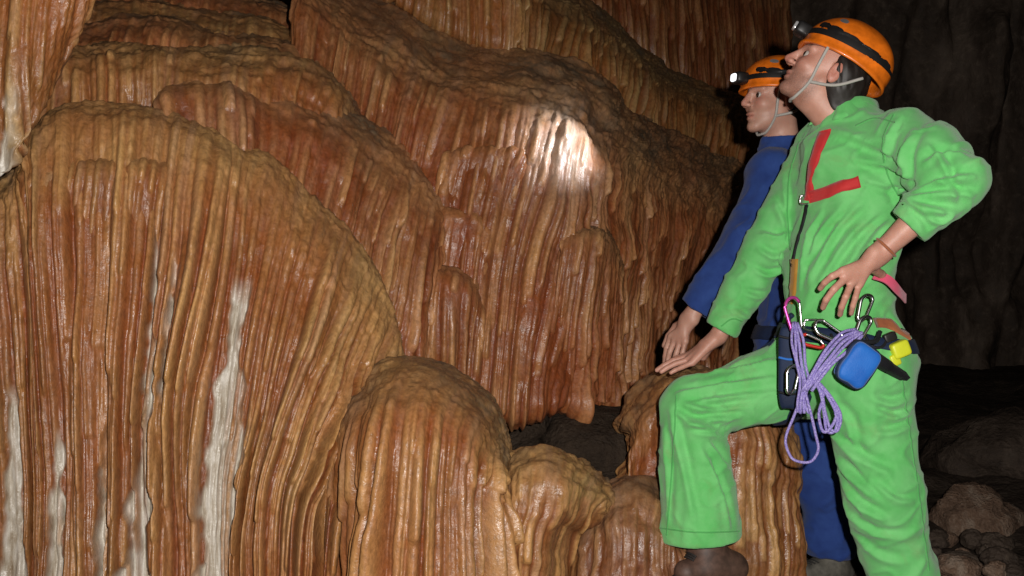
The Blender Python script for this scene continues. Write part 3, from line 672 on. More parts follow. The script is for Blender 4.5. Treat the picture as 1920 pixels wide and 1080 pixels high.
def smooth_mesh(V, F, it=1, lam=0.5):
    for _ in range(it):
        acc = np.zeros_like(V); cnt = np.zeros(len(V))
        for i in range(4):
            a, b = F[:, i], F[:, (i + 1) % 4]
            np.add.at(acc, a, V[b]); np.add.at(acc, b, V[a]); cnt += np.bincount(a, minlength=len(V)) + np.bincount(b, minlength=len(V))
        V = V + lam * (acc / np.maximum(cnt, 1)[:, None] - V)
    return V

def drape(V, F, segs, seed, hems=(), creases=(), amp=1.0):
    """cloth folds: broad swells along each limb, then single creases laid where the garment is pulled"""
    nrm = vnormals(V, F); tot = np.zeros(len(V)); wsum = np.zeros(len(V)) + 1e-9
    for i, (p0, p1, kind, am) in enumerate(segs):
        p0 = np.asarray(p0); p1 = np.asarray(p1); ax = p1 - p0; L = np.linalg.norm(ax); a = ax / L
        q = V - p0; t = q @ a; tc = np.clip(t, 0, L); c = q - tc[:, None] * a
        dist = np.linalg.norm(c, axis=1); w = np.exp(-(dist / 0.09) ** 2) * np.exp(-(np.abs(t - tc) / 0.06) ** 2) + 1e-9
        per = q - t[:, None] * a; x, y, z = per.T
        wx = noise(x * 7, y * 7, t * 4, seed=seed + i) * 0.6
        if kind == 'ring':   n = noise(x * 5 + wx, y * 5 + z * 4, t * 13 + wx + x * 6, seed=seed + 50 + i)
        elif kind == 'long': n = noise(x * 14 + wx, y * 14 + z * 9, t * 3 + wx, seed=seed + 50 + i)
        else:                n = noise(x * 8 + t * 6 + wx, y * 8 - t * 5 + z * 6, t * 5 + wx, seed=seed + 50 + i)
        fold = np.exp(-(n / 0.28) ** 2) - 0.4
        tot += w * am * fold; wsum += w
    big = noise(V[:, 0] * 8, V[:, 1] * 8, V[:, 2] * 8, seed=seed + 7) * 0.006 + 0.0045 * np.exp(-(noise(V[:, 0] * 11 + V[:, 2] * 9, V[:, 1] * 11, V[:, 2] * 16 - V[:, 0] * 12, seed=seed + 8) / 0.16) ** 2)
    disp = 0.7 * amp * tot / wsum + big
    for pl, A, w in [(c_[0], c_[1], c_[2] * 0.8) for c_ in creases]:                                   # pl: points on the cloth, one side lifts and the other sinks
        p = np.array(pl, float)
        if len(p) < 3: continue
        sel = np.where(np.all((V > p.min(0) - 4 * w) & (V < p.max(0) + 4 * w), axis=1))[0]
        if len(sel) == 0: continue
        D = np.linalg.norm(V[sel][:, None] - p[None], axis=2); k = D.argmin(1)
        tan = np.gradient(p, axis=0); tan /= np.linalg.norm(tan, axis=1, keepdims=True) + 1e-9
        sd = np.cross(tan[k], nrm[sel]); q = V[sel] - p[k]; along = np.abs((q * tan[k]).sum(1)); u = (q * sd).sum(1) / w
        depth = np.abs((q * nrm[sel]).sum(1))
        e = np.sin(np.pi * (0.06 + 0.88 * k / (len(p) - 1))) ** 0.7 * np.exp(-(along / (0.8 * w)) ** 2) * np.exp(-(depth / 0.03) ** 2)
        disp[sel] += 1.25 * A * e * (u * np.exp(0.5 - 0.5 * u * u) - 0.6 * np.exp(-(u / 0.6) ** 2))
    for c, d_ in hems:
        q = V - c; near = np.linalg.norm(q, axis=1) < 0.2
        disp = np.where(near, disp * np.clip(np.abs(q @ unit(d_)) / 0.04 - 0.1, 0, 1), disp)
    return smooth_mesh(V + nrm * disp[:, None], F, 1, 0.5)

def hand(F, wrist, knuck, side, palm_n, fingers, thumb, sc=1.0):
    """palm from wrist to knuckle line plus five fingers. fingers: 4 lists of joint points; thumb: list of points"""
    wrist = np.asarray(wrist); knuck = np.asarray(knuck); side = unit(side)
    F.cap(wrist, wrist + (knuck - wrist) * 0.35, 0.027 * sc, 0.028 * sc, 0.015, flat=(palm_n, 0.72))
    for i, o in enumerate((-0.030, -0.010, 0.010, 0.030)):
        b = wrist + (knuck - wrist) * 0.15 + side * o * 0.6 * sc
        e = fingers[i][0]
        F.cap(b, e, 0.0165 * sc, 0.0118 * sc, 0.012)
    for i, fl in enumerate(fingers):
        r = (0.0100, 0.0103, 0.0098, 0.0088)[i] * sc
        for a, b in zip(fl[:-1], fl[1:]):
            F.cap(a, b, r, r * 0.90, 0.003); r *= 0.92
    r = 0.0135 * sc
    F.cap(wrist + (knuck - wrist) * 0.2, thumb[0], 0.018 * sc, r, 0.012)
    for a, b in zip(thumb[:-1], thumb[1:]):
        F.cap(a, b, r, r * 0.85, 0.004); r *= 0.86

class Frame:
    """head frame: forward f, left l, up u"""
    def __init__(s, c, yaw, pitch, roll=0.0, sc=1.0):
        # yaw 0 = looking along -X; positive turns towards the camera (-Y)
        f = np.array([-math.cos(yaw), -math.sin(yaw), 0.0]); up = np.array([0, 0, 1.0]); l = np.cross(up, f)
        s.f = f * math.cos(pitch) + up * math.sin(pitch); s.u = up * math.cos(pitch) - f * math.sin(pitch); s.l = l
        s.c = np.asarray(c, float); s.sc = sc
    def __call__(s, a, b, c): return s.c + (s.f * a + s.l * b + s.u * c) * s.sc
    def axes(s): return [s.f, s.l, s.u]

def head(F, H):
    s = H.sc; A = H.axes()
    F.ell(H(-0.008, 0, 0.035), np.array((0.098, 0.076, 0.088)) * s, A, 0.01)
    F.ell(H(0.030, 0, -0.02), np.array((0.066, 0.062, 0.085)) * s, A, 0.02)
    F.ell(H(0.036, 0, -0.070), np.array((0.056, 0.050, 0.040)) * s, A, 0.02)
    F.cap(H(0.005, 0.048, -0.045), H(0.074, 0.014, -0.098), 0.020 * s, 0.015 * s, 0.018)
    F.cap(H(0.005, -0.048, -0.045), H(0.074, -0.014, -0.098), 0.020 * s, 0.015 * s, 0.018)
    F.ell(H(0.080, 0, -0.098), np.array((0.019, 0.022, 0.017)) * s, A, 0.012)
    for e in (1, -1):
        F.cap(H(0.088, 0.012 * e, 0.028), H(0.074, 0.046 * e, 0.026), 0.011 * s, 0.010 * s, 0.012)
        F.ell(H(0.066, 0.040 * e, -0.025), np.array((0.024, 0.022, 0.02)) * s, A, 0.02)
        F.ell(H(0.096, 0.031 * e, 0.006), np.array((0.016, 0.017, 0.011)) * s, A, 0.008, 'sub')
        F.ell(H(-0.012, 0.079 * e, -0.012), np.array((0.019, 0.009, 0.033)) * s, A, 0.006)
        F.ell(H(-0.008, 0.091 * e, -0.010), np.array((0.010, 0.008, 0.020)) * s, A, 0.003, 'sub')
    F.cap(H(0.094, 0, 0.018), H(0.118, 0, -0.022), 0.009 * s, 0.0115 * s, 0.009)
    for e in (1, -1): F.ell(H(0.108, 0.011 * e, -0.028), np.array((0.011, 0.009, 0.008)) * s, A, 0.006)
    F.ell(H(0.092, 0, -0.056), np.array((0.012, 0.025, 0.0065)) * s, A, 0.005)
    F.ell(H(0.090, 0, -0.071), np.array((0.012, 0.021, 0.0070)) * s, A, 0.005)

def face_marks(o, H, beard=0.5):
    me = o.data; V = np.empty(len(me.vertices) * 3, np.float32); me.vertices.foreach_get('co', V); V = V.reshape(-1, 3)
    q = (V - H.c) / H.sc; a, b, c = q @ H.f, np.abs(q @ H.l), q @ H.u
    near = (np.linalg.norm(q, axis=1) < 0.16)
    ss = lambda x, lo, hi: np.clip((x - lo) / (hi - lo), 0, 1)
    jaw = near * ss(-c, 0.035, 0.06) * ss(a, -0.005, 0.02) * ss(-c, 0.0, 0.01) * (1 - ss(-c, 0.115, 0.13))
    brow = np.exp(-((c - 0.033 + 0.10 * b * b) / 0.0055) ** 2) * ss(b, 0.008, 0.014) * (1 - ss(b, 0.048, 0.056)) * ss(a, 0.05, 0.07) * near
    lash = np.exp(-((c - 0.013) / 0.004) ** 2) * np.exp(-((b - 0.031) / 0.014) ** 2) * ss(a, 0.06, 0.075) * near
    lips = near * np.exp(-((c + 0.0635) / 0.010) ** 2) * (1 - ss(b, 0.018, 0.026)) * ss(a, 0.08, 0.088)
    mouth = near * np.exp(-((c + 0.0635) / 0.0028) ** 2) * (1 - ss(b, 0.02, 0.026)) * ss(a, 0.08, 0.086)
    flush = near * (0.35 * np.exp(-(((a - 0.085) ** 2 + (b - 0.042) ** 2 + (c + 0.02) ** 2) / 0.022 ** 2)) + 0.4 * ss(a, 0.105, 0.12) + 0.5 * ss(b, 0.076, 0.086)) + lips * 0.6
    for nm, v in (('flush', np.clip(flush, 0, 0.7)), ('beard', np.clip(np.maximum.reduce([jaw * beard * (1 - lips), brow * 0.9, lash * 0.6, mouth * 0.6]), 0, 1))):
        at = me.attributes.new(nm, 'FLOAT', 'POINT'); at.data.foreach_set('value', v.astype(np.float32))

def tube(points, r, n=8, closed=False, sub=6):
    p = np.array(points, float); K = len(p)
    if closed: p = np.concatenate([p, p[:1]])
    if sub > 1: p = cr(p, np.linspace(0, len(p) - 1, (len(p) - 1) * sub + 1))
    if closed: p = p[:-1]
    d = np.gradient(p, axis=0) if not closed else np.roll(p, -1, 0) - np.roll(p, 1, 0)
    V = []; ref = np.array([0.13, 0.2, 1.0])
    for i in range(len(p)):
        a = unit(d[i]); b1 = np.cross(a, ref)
        if np.linalg.norm(b1) < 0.1: b1 = np.cross(a, [1, 0, 0])
        b1 = unit(b1); b2 = np.cross(a, b1); rr = r[i * (len(r) - 1) // max(len(p) - 1, 1)] if isinstance(r, (list, tuple)) else r
        for j in range(n):
            t = 2 * math.pi * j / n; V.append(p[i] + (b1 * math.cos(t) + b2 * math.sin(t)) * rr)
    F = []; m = len(p)
    for i in range(m if closed else m - 1):
        for j in range(n):
            F.append((i * n + j, i * n + (j + 1) % n, ((i + 1) % m) * n + (j + 1) % n, ((i + 1) % m) * n + j))
    if not closed:
        F.append(tuple(range(n - 1, -1, -1))); F.append(tuple((m - 1) * n + j for j in range(n)))
    return np.array(V), F
def merge(parts):
    V, F, o = [], [], 0
    for v, f in parts:
        V.append(v); F += [tuple(i + o for i in q) for q in f]; o += len(v)
    return np.concatenate(V), F

def bvh_of(*obs):
    V, F, o = [], [], 0
    for ob in obs:
        me = ob.data; v = np.empty(len(me.vertices) * 3, np.float32); me.vertices.foreach_get('co', v)
        V += [tuple(x) for x in v.reshape(-1, 3)]
        F += [tuple(i + o for i in p.vertices) for p in me.polygons]; o = len(V)
    return BVHTree.FromPolygons(V, F)
def ribbon_on(tree, pts, width, thick=0.003, lift=0.002, n=40, side_hint=None):
    """strip of webbing laid on a surface along points that were cast onto it: (hit, normal) list"""
    V, F = [], []
    p = np.array([h for h, _ in pts]); nr = np.array([q for _, q in pts])
    for _ in range(2):
        nr[1:-1] = (nr[:-2] + nr[1:-1] * 2 + nr[2:]) / 4; p[1:-1] = (p[:-2] + p[1:-1] * 2 + p[2:]) / 4
    d = np.gradient(p, axis=0)
    for i in range(len(p)):
        a = unit(d[i]); m_ = unit(nr[i]); sd = unit(np.cross(a, m_)); m_ = unit(np.cross(sd, a))
        if m_ @ nr[i] < 0: m_ = -m_
        row = []
        for w in (-0.5, -0.17, 0.17, 0.5):
            q = p[i] + sd * w * width
            h = tree.find_nearest(Vector(q), 0.05)
            if h[0] is not None:
                q = np.array(h[0]); nn = np.array(h[1]); nn = nn if nn @ m_ > 0 else m_
            row.append(q + m_ * lift)
        for q in row: V.append(q + m_ * thick)
        for q in row[::-1]: V.append(q - m_ * 0.004)
    k = 8
    for i in range(len(p) - 1):
        for j in range(k):
            F.append((i * k + j, i * k + (j + 1) % k, (i + 1) * k + (j + 1) % k, (i + 1) * k + j))
    F.append(tuple(range(k))); F.append(tuple((len(p) - 1) * k + j for j in range(k - 1, -1, -1)))
    return np.array(V), F
def cast_px(tree, pts, n=24):
    """cast a traced polyline from the viewpoint's side onto a garment -> surface points with normals"""
    p = cr(np.array(pts, float), np.linspace(0, len(pts) - 1, n)); out = []
    o = Vector((0, 0, CAMZ))
    for x, y in p:
        dr = Vector(P(x, y, 1.0)) - o; dr.normalize()
        h = tree.ray_cast(o, dr)
        if h[0] is not None:
            nn = h[1] if h[1].dot(dr) < 0 else -h[1]; out.append((np.array(h[0]), np.array(nn)))
    return out
def ring_on(tree, c, axis, start, a0=0.0, a1=360.0, n=48, R=0.6):
    axis = unit(axis); s0 = unit(np.asarray(start) - axis * (np.asarray(start) @ axis)); s1 = np.cross(axis, s0); out = []
    for k in range(n + 1):
        a = math.radians(a0 + (a1 - a0) * k / n); dr = s0 * math.cos(a) + s1 * math.sin(a)
        h = tree.ray_cast(Vector(np.asarray(c) + dr * R), Vector(-dr))
        if h[0] is not None: out.append((np.array(h[0]), dr))
    return out

def helmet(parent, H, lit, c=(-0.026, 0.0, 0.054), rad=(0.136, 0.117, 0.116), lampdy=0.0):
    """caving helmet: shell, rim, vents, head-torch with strap, chin straps"""
    rootv = H(*c)
    nu, nv = 64, 26; V = []
    def pt(az, el, k=1.0):
        # el 0 = rim .. pi/2 = crown; the rim is lower at nape than brow
        ce, se = math.cos(el), math.sin(el)
        pe = 0.88
        x = math.copysign(abs(math.cos(az)) ** pe, math.cos(az)) * ce; y = math.copysign(abs(math.sin(az)) ** pe, math.sin(az)) * ce
        ridge = 1 + 0.018 * math.cos(5 * az) * ce * (1 if el > 0.25 else 0)
        return H(c[0] + rad[0] * x * k * ridge, c[1] + rad[1] * y * k * ridge, c[2] + rad[2] * se * k)
    prof = [(-0.22, 1.035), (-0.20, 1.06), (-0.16, 1.055), (-0.10, 1.02)] + [(e, 1.0) for e in np.linspace(-0.05, math.pi / 2 - 0.02, nv)]
    for el, k in prof:
        for j in range(nu):
            az = 2 * math.pi * j / nu
            V.append(pt(az, el - 0.10 * max(0, -math.cos(az)) * (1 - max(el, 0) / 1.6), k))
    F = []
    for i in range(len(prof) - 1):
        for j in range(nu): F.append((i * nu + j, i * nu + (j + 1) % nu, (i + 1) * nu + (j + 1) % nu, (i + 1) * nu + j))
    F.append(tuple((len(prof) - 1) * nu + j for j in range(nu)))
    # inner liner
    o0 = len(V)
    for el, k in [(-0.215, 0.93), (0.3, 0.92), (0.9, 0.92), (1.5, 0.92)]:
        for j in range(nu): V.append(pt(2 * math.pi * j / nu, el, k))
    for i in range(3):
        for j in range(nu): F.append((o0 + i * nu + (j + 1) % nu, o0 + i * nu + j, o0 + (i + 1) * nu + j, o0 + (i + 1) * nu + (j + 1) % nu))
    for j in range(nu): F.append(((j + 1) % nu, j, o0 + j, o0 + (j + 1) % nu))
    shell = mesh_obj('helmet', np.array(V), F, M['orange'], parent)
    def patch(az0, az1, e0, e1, off, mat, name, n=10, jag=0.0, seed=0):
        V2, F2 = [], []; k2 = 5
        for i in range(n + 1):
            az = math.radians(az0 + (az1 - az0) * i / n); w = math.sin(math.pi * (0.08 + 0.84 * i / n)) ** 0.5
            mid = math.radians(e0 + (e1[0] - e0) * i / n) if isinstance(e1, tuple) else math.radians((e0 + e1) / 2)
            hh = math.radians(e1[1]) if isinstance(e1, tuple) else math.radians((e1 - e0) / 2)
            for j in range(k2 + 1):
                el = mid + hh * w * (2 * j / k2 - 1) + jag * float(noise(i * 0.9, j * 0.7, seed=seed))
                V2.append(pt(az, el, 1 + off))
        m0 = len(V2)
        V2 += [H.c + (v - H.c) * 0.985 for v in V2]
        for i in range(n):
            for j in range(k2):
                a = i * (k2 + 1) + j; q = (a, a + k2 + 1, a + k2 + 2, a + 1); F2.append(q); F2.append(tuple(x + m0 for x in q[::-1]))
        return mesh_obj(name, np.array(V2), F2, M[mat], shell)
    # dark vents along the near and far side, running from the temple to the nape
    for sgn in (1, -1):
        for (a, w, e, d, hh) in ((34, 16, 24, 18, 5.5), (56, 18, 20, 15, 6.0), (80, 20, 17, 13, 5.5), (105, 19, 16, 12, 4.5), (130, 18, 14, 11, 4.0)):
            patch(sgn * (a - w / 2 - 4), sgn * (a + w / 2 + 4), e - 3, (d, hh), 0.012, 'black_plastic', 'vent', jag=0.03, seed=int(a))
    # elastic of the head-torch round the shell
    patch(-160, 160, 8, (7, 4.5), 0.016, 'black_plastic', 'torch_strap', n=60)
    patch(44, 62, 40, (36, 5), 0.012, 'grey_plastic', 'sticker')
    # lamp
    lc = H(c[0] + rad[0] * 1.02, c[1] + 0.0, c[2] + rad[2] * 0.12 + lampdy)
    def block(ctr, dx, dy, dz, mat, name, par, bev=0.25):
        V3, F3 = [], []; n1, n2 = 14, 6
        prof = [(-1, 0.80), (-0.8, 1.0), (0.6, 1.0), (0.9, 0.9), (1.0, 0.78)]
        for a, k in prof:
            for j in range(n1 * 2):
                tt = 2 * math.pi * j / (n1 * 2); cs, sn = math.cos(tt), math.sin(tt)
                V3.append(ctr + H.f * dx * a + H.l * dy * k * math.copysign(abs(cs) ** 0.5, cs) + H.u * dz * k * math.copysign(abs(sn) ** 0.5, sn))
        q = n1 * 2
        for i in range(len(prof) - 1):
            for j in range(q): F3.append((i * q + j, i * q + (j + 1) % q, (i + 1) * q + (j + 1) % q, (i + 1) * q + j))
        F3.append(tuple(range(q - 1, -1, -1))); F3.append(tuple((len(prof) - 1) * q + j for j in range(q)))
        return mesh_obj(name, np.array(V3), F3, M[mat], par)
    block(lc + H.f * 0.014, 0.022, 0.028, 0.020, 'black_plastic', 'torch_body', shell)
    block(lc + H.f * 0.038, 0.006, 0.016, 0.013, 'lens' if lit else 'lens_off', 'torch_lens', shell)
    # chin straps down both cheeks to the chin
    for e in (1, -1):
        pts = [H(0.045, 0.110 * e, 0.03), H(0.040, 0.088 * e, -0.02), H(0.035, 0.068 * e, -0.07), H(0.045, 0.035 * e, -0.115), H(0.05, 0, -0.122)]
        pts2 = [H(-0.085, 0.090 * e, 0.01), H(-0.03, 0.088 * e, -0.045), H(0.035, 0.069 * e, -0.068)]
        v = merge([tube(pts, 0.0045, 6), tube(pts2, 0.0045, 6)])
        mesh_obj('chin_strap', v[0], v[1], M['strap'], shell)
    return shell, lc

def eyes(parent, H):
    for e in (1, -1):
        V, F = [], []
        c = H(0.0785, 0.031 * e, 0.005); n = 14
        for i in range(n + 1):
            for j in range(n):
                a = math.pi * i / n; t = 2 * math.pi * j / n
                V.append(c + 0.0122 * H.sc * (H.f * math.cos(a) + H.l * math.sin(a) * math.cos(t) + H.u * math.sin(a) * math.sin(t)))
        for i in range(n):
            for j in range(n): F.append((i * n + j, i * n + (j + 1) % n, (i + 1) * n + (j + 1) % n, (i + 1) * n + j))
        o = mesh_obj('eye', np.array(V), F, M['eye'], parent)
        o.data.materials.append(M['iris'])
        for k, p in enumerate(o.data.polygons):
            if k // n < 4: p.material_index = 1

def shoe(name, parent, toe, heel, ankle, mat, h=0.005, sc=1.0):
    toe = np.asarray(toe, float); heel = np.asarray(heel, float); ankle = np.asarray(ankle, float)
    lo = np.minimum(np.minimum(toe, heel), ankle) - 0.1; hi = np.maximum(np.maximum(toe, heel), ankle) + 0.13
    F = Field(lo, hi, h); d = unit(toe - heel); up = np.array([0, 0, 1.0])
    L = np.linalg.norm(toe - heel)
    F.cap(heel + up * 0.045 + d * 0.03, heel + d * L * 0.45 + up * 0.045, 0.042, 0.042, 0.02)
    F.cap(heel + d * L * 0.45 + up * 0.045, toe - d * 0.045 + up * 0.036, 0.044, 0.036, 0.03)
    F.cap(ankle + up * 0.06, ankle, 0.048, 0.047, 0.02); F.cap(ankle + up * 0.02, heel + d * 0.06 + up * 0.05, 0.046, 0.044, 0.03)
    F.cap(ankle, heel + d * L * 0.55 + up * 0.05, 0.040, 0.036, 0.03)
    V, Q = F.mesh()
    V[:, 2] = np.maximum(V[:, 2], min(toe[2], heel[2]) + 0.012)
    o = mesh_obj(name, V, Q, M[mat], parent)
    # sole
    sd = unit(np.cross(up, d)); n = 30; ring = []
    for j in range(n):
        t = 2 * math.pi * j / n; x = math.cos(t); w = (0.046 if x > -0.2 else 0.039)
        ring.append(heel + d * (L / 2 + x * L / 2) + sd * math.sin(t) * w * (1 - 0.12 * math.cos(2 * t)))
    V2 = [r + up * 0.0 for r in ring] + [r + up * 0.026 for r in ring] ; F2 = [tuple(range(n - 1, -1, -1)), tuple(n + j for j in range(n))]
    for j in range(n): F2.append((j, (j + 1) % n, n + (j + 1) % n, n + j))
    mesh_obj('sole', np.array(V2), F2, M['rubber'], o, smooth=False)
    # laces
    for k in range(3):
        q = ankle + (heel + d * L * 0.62 + up * 0.05 - ankle) * (0.65 + 0.2 * k) + d * 0.036 + up * 0.026
        v = tube([q - sd * 0.022, q + d * 0.004 + up * 0.004, q + sd * 0.022], 0.003, 5)
        mesh_obj('lace', v[0], v[1], M['rubber'], o)
    return o

# ------------------------------------------------------------------ caver in green
def green_caver():
    # joints
    pel = P(1572, 645, 2.97); che = P(1612, 350, 2.955); nek = P(1588, 222, 2.985)
    Ls, Rs = P(1704, 272, 2.80), P(1543, 280, 3.11)
    Le, Lw = P(1796, 338, 2.60), P(1655, 470, 2.66)
    Re, Rw = P(1442, 462, 3.12), P(1345, 632, 3.15)
    Rh, Rk, Ra = P(1530, 695, 3.06), P(1296, 768, 2.96), P(1318, 1045, 2.97)
    Lh, Lk, La = P(1620, 690, 2.88), P(1655, 930, 2.85), P(1715, 1170, 2.92)
    face = unit(np.cross(np.array([0, 0, 1.0]), unit((Ls - Rs) * np.array([1, 1, 0])))) * -1
    left = unit((Ls - Rs) * np.array([1, 1, 0]))
    face = unit(np.cross(left, np.array([0, 0, 1.0])))
    if face[0] > 0: face = -face
    H = Frame(P(1552, 136, 2.975), math.radians(-5), math.radians(32))
    B = Field((0.40, 2.45, -0.02), (1.40, 3.36, 1.90), 0.0042)
    head(B, H)
    B.cap(H(-0.022, 0, -0.07), nek + np.array([0, 0, -0.03]), 0.054, 0.062, 0.03)
    B.cap(H(0.015, 0, -0.09), nek + face * 0.03 + np.array([0, 0, -0.02]), 0.036, 0.045, 0.03)
    B.cap(nek + np.array([0, 0, -.03]), che, 0.06, 0.10, 0.04); B.cap(che, pel, 0.105, 0.11, 0.04)
    B.cap(Ls, Rs, 0.045, 0.045, 0.05)
    for a, e, w in ((Ls, Le, Lw), (Rs, Re, Rw)):
        B.cap(a, e, 0.045, 0.037, 0.02); B.cap(e, e + (w - e) * 0.35, 0.037, 0.040, 0.02); B.cap(e + (w - e) * 0.35, w, 0.040, 0.0255, 0.02)
    for a, k_, an in ((Rh, Rk, Ra), (Lh, Lk, La)):
        B.cap(a, k_, 0.075, 0.05, 0.04); B.cap(k_, an, 0.05, 0.035, 0.03)
    # near hand on the hip
    q = lambda x, y, Y: P(x, y, Y)
    hand(B, Lw, q(1598, 522, 2.66), q(1580, 512, 2.64) - q(1618, 534, 2.68), unit((0.3, -1, 0.4)),
         [[q(1580, 508, 2.635), q(1560, 518, 2.63), q(1546, 530, 2.65), q(1538, 541, 2.675)],
          [q(1585, 522, 2.635), q(1564, 542, 2.62), q(1549, 562, 2.635), q(1543, 577, 2.66)],
          [q(1597, 530, 2.64), q(1586, 556, 2.62), q(1578, 576, 2.635), q(1575, 590, 2.66)],
          [q(1611, 534, 2.65), q(1604, 558, 2.635), q(1599, 574, 2.645), q(1596, 588, 2.665)]],
         [q(1634, 502, 2.70), q(1652, 514, 2.745), q(1664, 524, 2.78)])
    # far hand flat on the stone
    hand(B, Rw, q(1297, 668, 3.15), np.array([0.0, -1, 0.1]), np.array([0, 0, 1.0]),
         [[q(1294, 664, 3.185), q(1268, 672, 3.21), q(1250, 682, 3.22), q(1240, 690, 3.225)],
          [q(1290, 668, 3.165), q(1262, 676, 3.175), q(1244, 686, 3.18), q(1232, 694, 3.185)],
          [q(1292, 674, 3.145), q(1266, 682, 3.145), q(1250, 690, 3.145), q(1240, 697, 3.145)],
          [q(1298, 680, 3.125), q(1280, 688, 3.12), q(1266, 694, 3.115), q(1258, 699, 3.115)]],
         [q(1318, 668, 3.20), q(1300, 662, 3.225), q(1284, 668, 3.235)])
    V, Q = B.mesh()
    root = mesh_obj('person', V, Q, M['skin'])
    tag(root, 'caver in bright green overalls and orange helmet, one foot raised on the rock, looking up', 'person')
    eyes(root, H); face_marks(root, H, 0.5)
    # overalls
    S = Field((0.42, 2.45, -0.02), (1.42, 3.36, 1.62), 0.0055)
    up = np.array([0, 0, 1.0])
    S.cap(che + up * 0.04, pel + up * 0.22, 0.168, 0.155, 0.05, flat=(face, 0.78))
    S.cap(pel + up * 0.22, pel, 0.155, 0.165, 0.05, flat=(face, 0.86))
    S.ell(che + face * 0.035 + up * 0.0, (0.11, 0.16, 0.13), [face, left, up], 0.05)
    S.cap(Ls + up * 0.01 - left * 0.02, Rs + up * 0.01 + left * 0.02, 0.074, 0.07, 0.06)
    S.cap(nek + up * -0.03, nek + up * -0.07, 0.09, 0.13, 0.06)
    S.cap(nek - up * 0.01, nek + up * 0.04 - face * 0.012, 0.084, 0.086, 0.02)           # collar
    S.cap(Ls, Ls + (Le - Ls) * 0.55, 0.090, 0.088, 0.04); S.cap(Ls + (Le - Ls) * 0.55, Le, 0.086, 0.070, 0.03)
    cuffL = Le + (Lw - Le) * 0.66
    S.cap(Le, Le + (Lw - Le) * 0.42, 0.069, 0.064, 0.02); S.cap(Le + (Lw - Le) * 0.42, Lw, 0.062, 0.050, 0.02)
    S.cap(Rs, Re, 0.080, 0.070, 0.04); S.cap(Re, Rw, 0.070, 0.052, 0.03)
    cuffR = Re + (Rw - Re) * 0.93
    hemR = P(1312, 1008, 2.97); hemdir = unit(hemR - Rk)
    S.cap(pel - up * 0.03, Rh, 0.15, 0.125, 0.06)
    S.cap(Rh, Rk + unit(Rh - Rk) * 0.03, 0.125, 0.086, 0.05); S.cap(Rk, hemR + hemdir * 0.15, 0.086, 0.136, 0.035)
    S.cap(pel - up * 0.03, Lh, 0.15, 0.13, 0.06)
    hemL = La + (Lk - La) * 0.12
    S.cap(Lh, Lk, 0.126, 0.098, 0.05); S.cap(Lk, La - up * 0.02, 0.098, 0.097, 0.05)
    # trim and open the ends
    S.cyl_cut(cuffL, Lw + (Lw - Le) * 0.9, 0.11); S.cyl_cut(cuffL - unit(Lw - Le) * 0.05, cuffL + (Lw - Le), 0.041)
    S.cyl_cut(cuffR, Rw + (Rw - Re), 0.11); S.cyl_cut(cuffR - unit(Rw - Re) * 0.05, cuffR + (Rw - Re), 0.042)
    S.cyl_cut(hemR, hemR + hemdir * 0.32, 0.24); S.cyl_cut(hemR - hemdir * 0.07, hemR + hemdir * 0.2, 0.104)
    S.cyl_cut(hemL, hemL - up * 0.3, 0.2); S.cyl_cut(hemL + up * 0.07, hemL - up * 0.2, 0.088)
    nd = unit(up * 0.92 - face * 0.25)
    S.cyl_cut(nek + nd * 0.035, nek + nd * 0.3, 0.12); S.cyl_cut(nek - nd * 0.03, nek + nd * 0.3, 0.070)
    # open neck at the throat
    S.cap(nek + face * 0.10 + up * 0.05, nek + face * 0.125 - up * 0.02, 0.045, 0.014, 0.015, 'sub')
    V, Q = S.mesh()
    segs = [(che + up * .06, pel + up * .1, 'diag', 0.013), (Ls, Le, 'ring', 0.016), (Le, Lw, 'ring', 0.014), (Rs, Re, 'diag', 0.012), (Re, Rw, 'ring', 0.014),
            (Ls, Rs, 'diag', 0.010), (pel + up * 0.05, pel - up * 0.1, 'ring', 0.010), (Rh, Rk, 'long', 0.011), (Rk, hemR, 'long', 0.010), (Lh, Lk, 'diag', 0.011), (Lk, La, 'diag', 0.010)]
    V = smooth_mesh(V, Q, 2)
    tree0 = BVHTree.FromPolygons([tuple(v) for v in V], [tuple(int(i) for i in f) for f in Q])
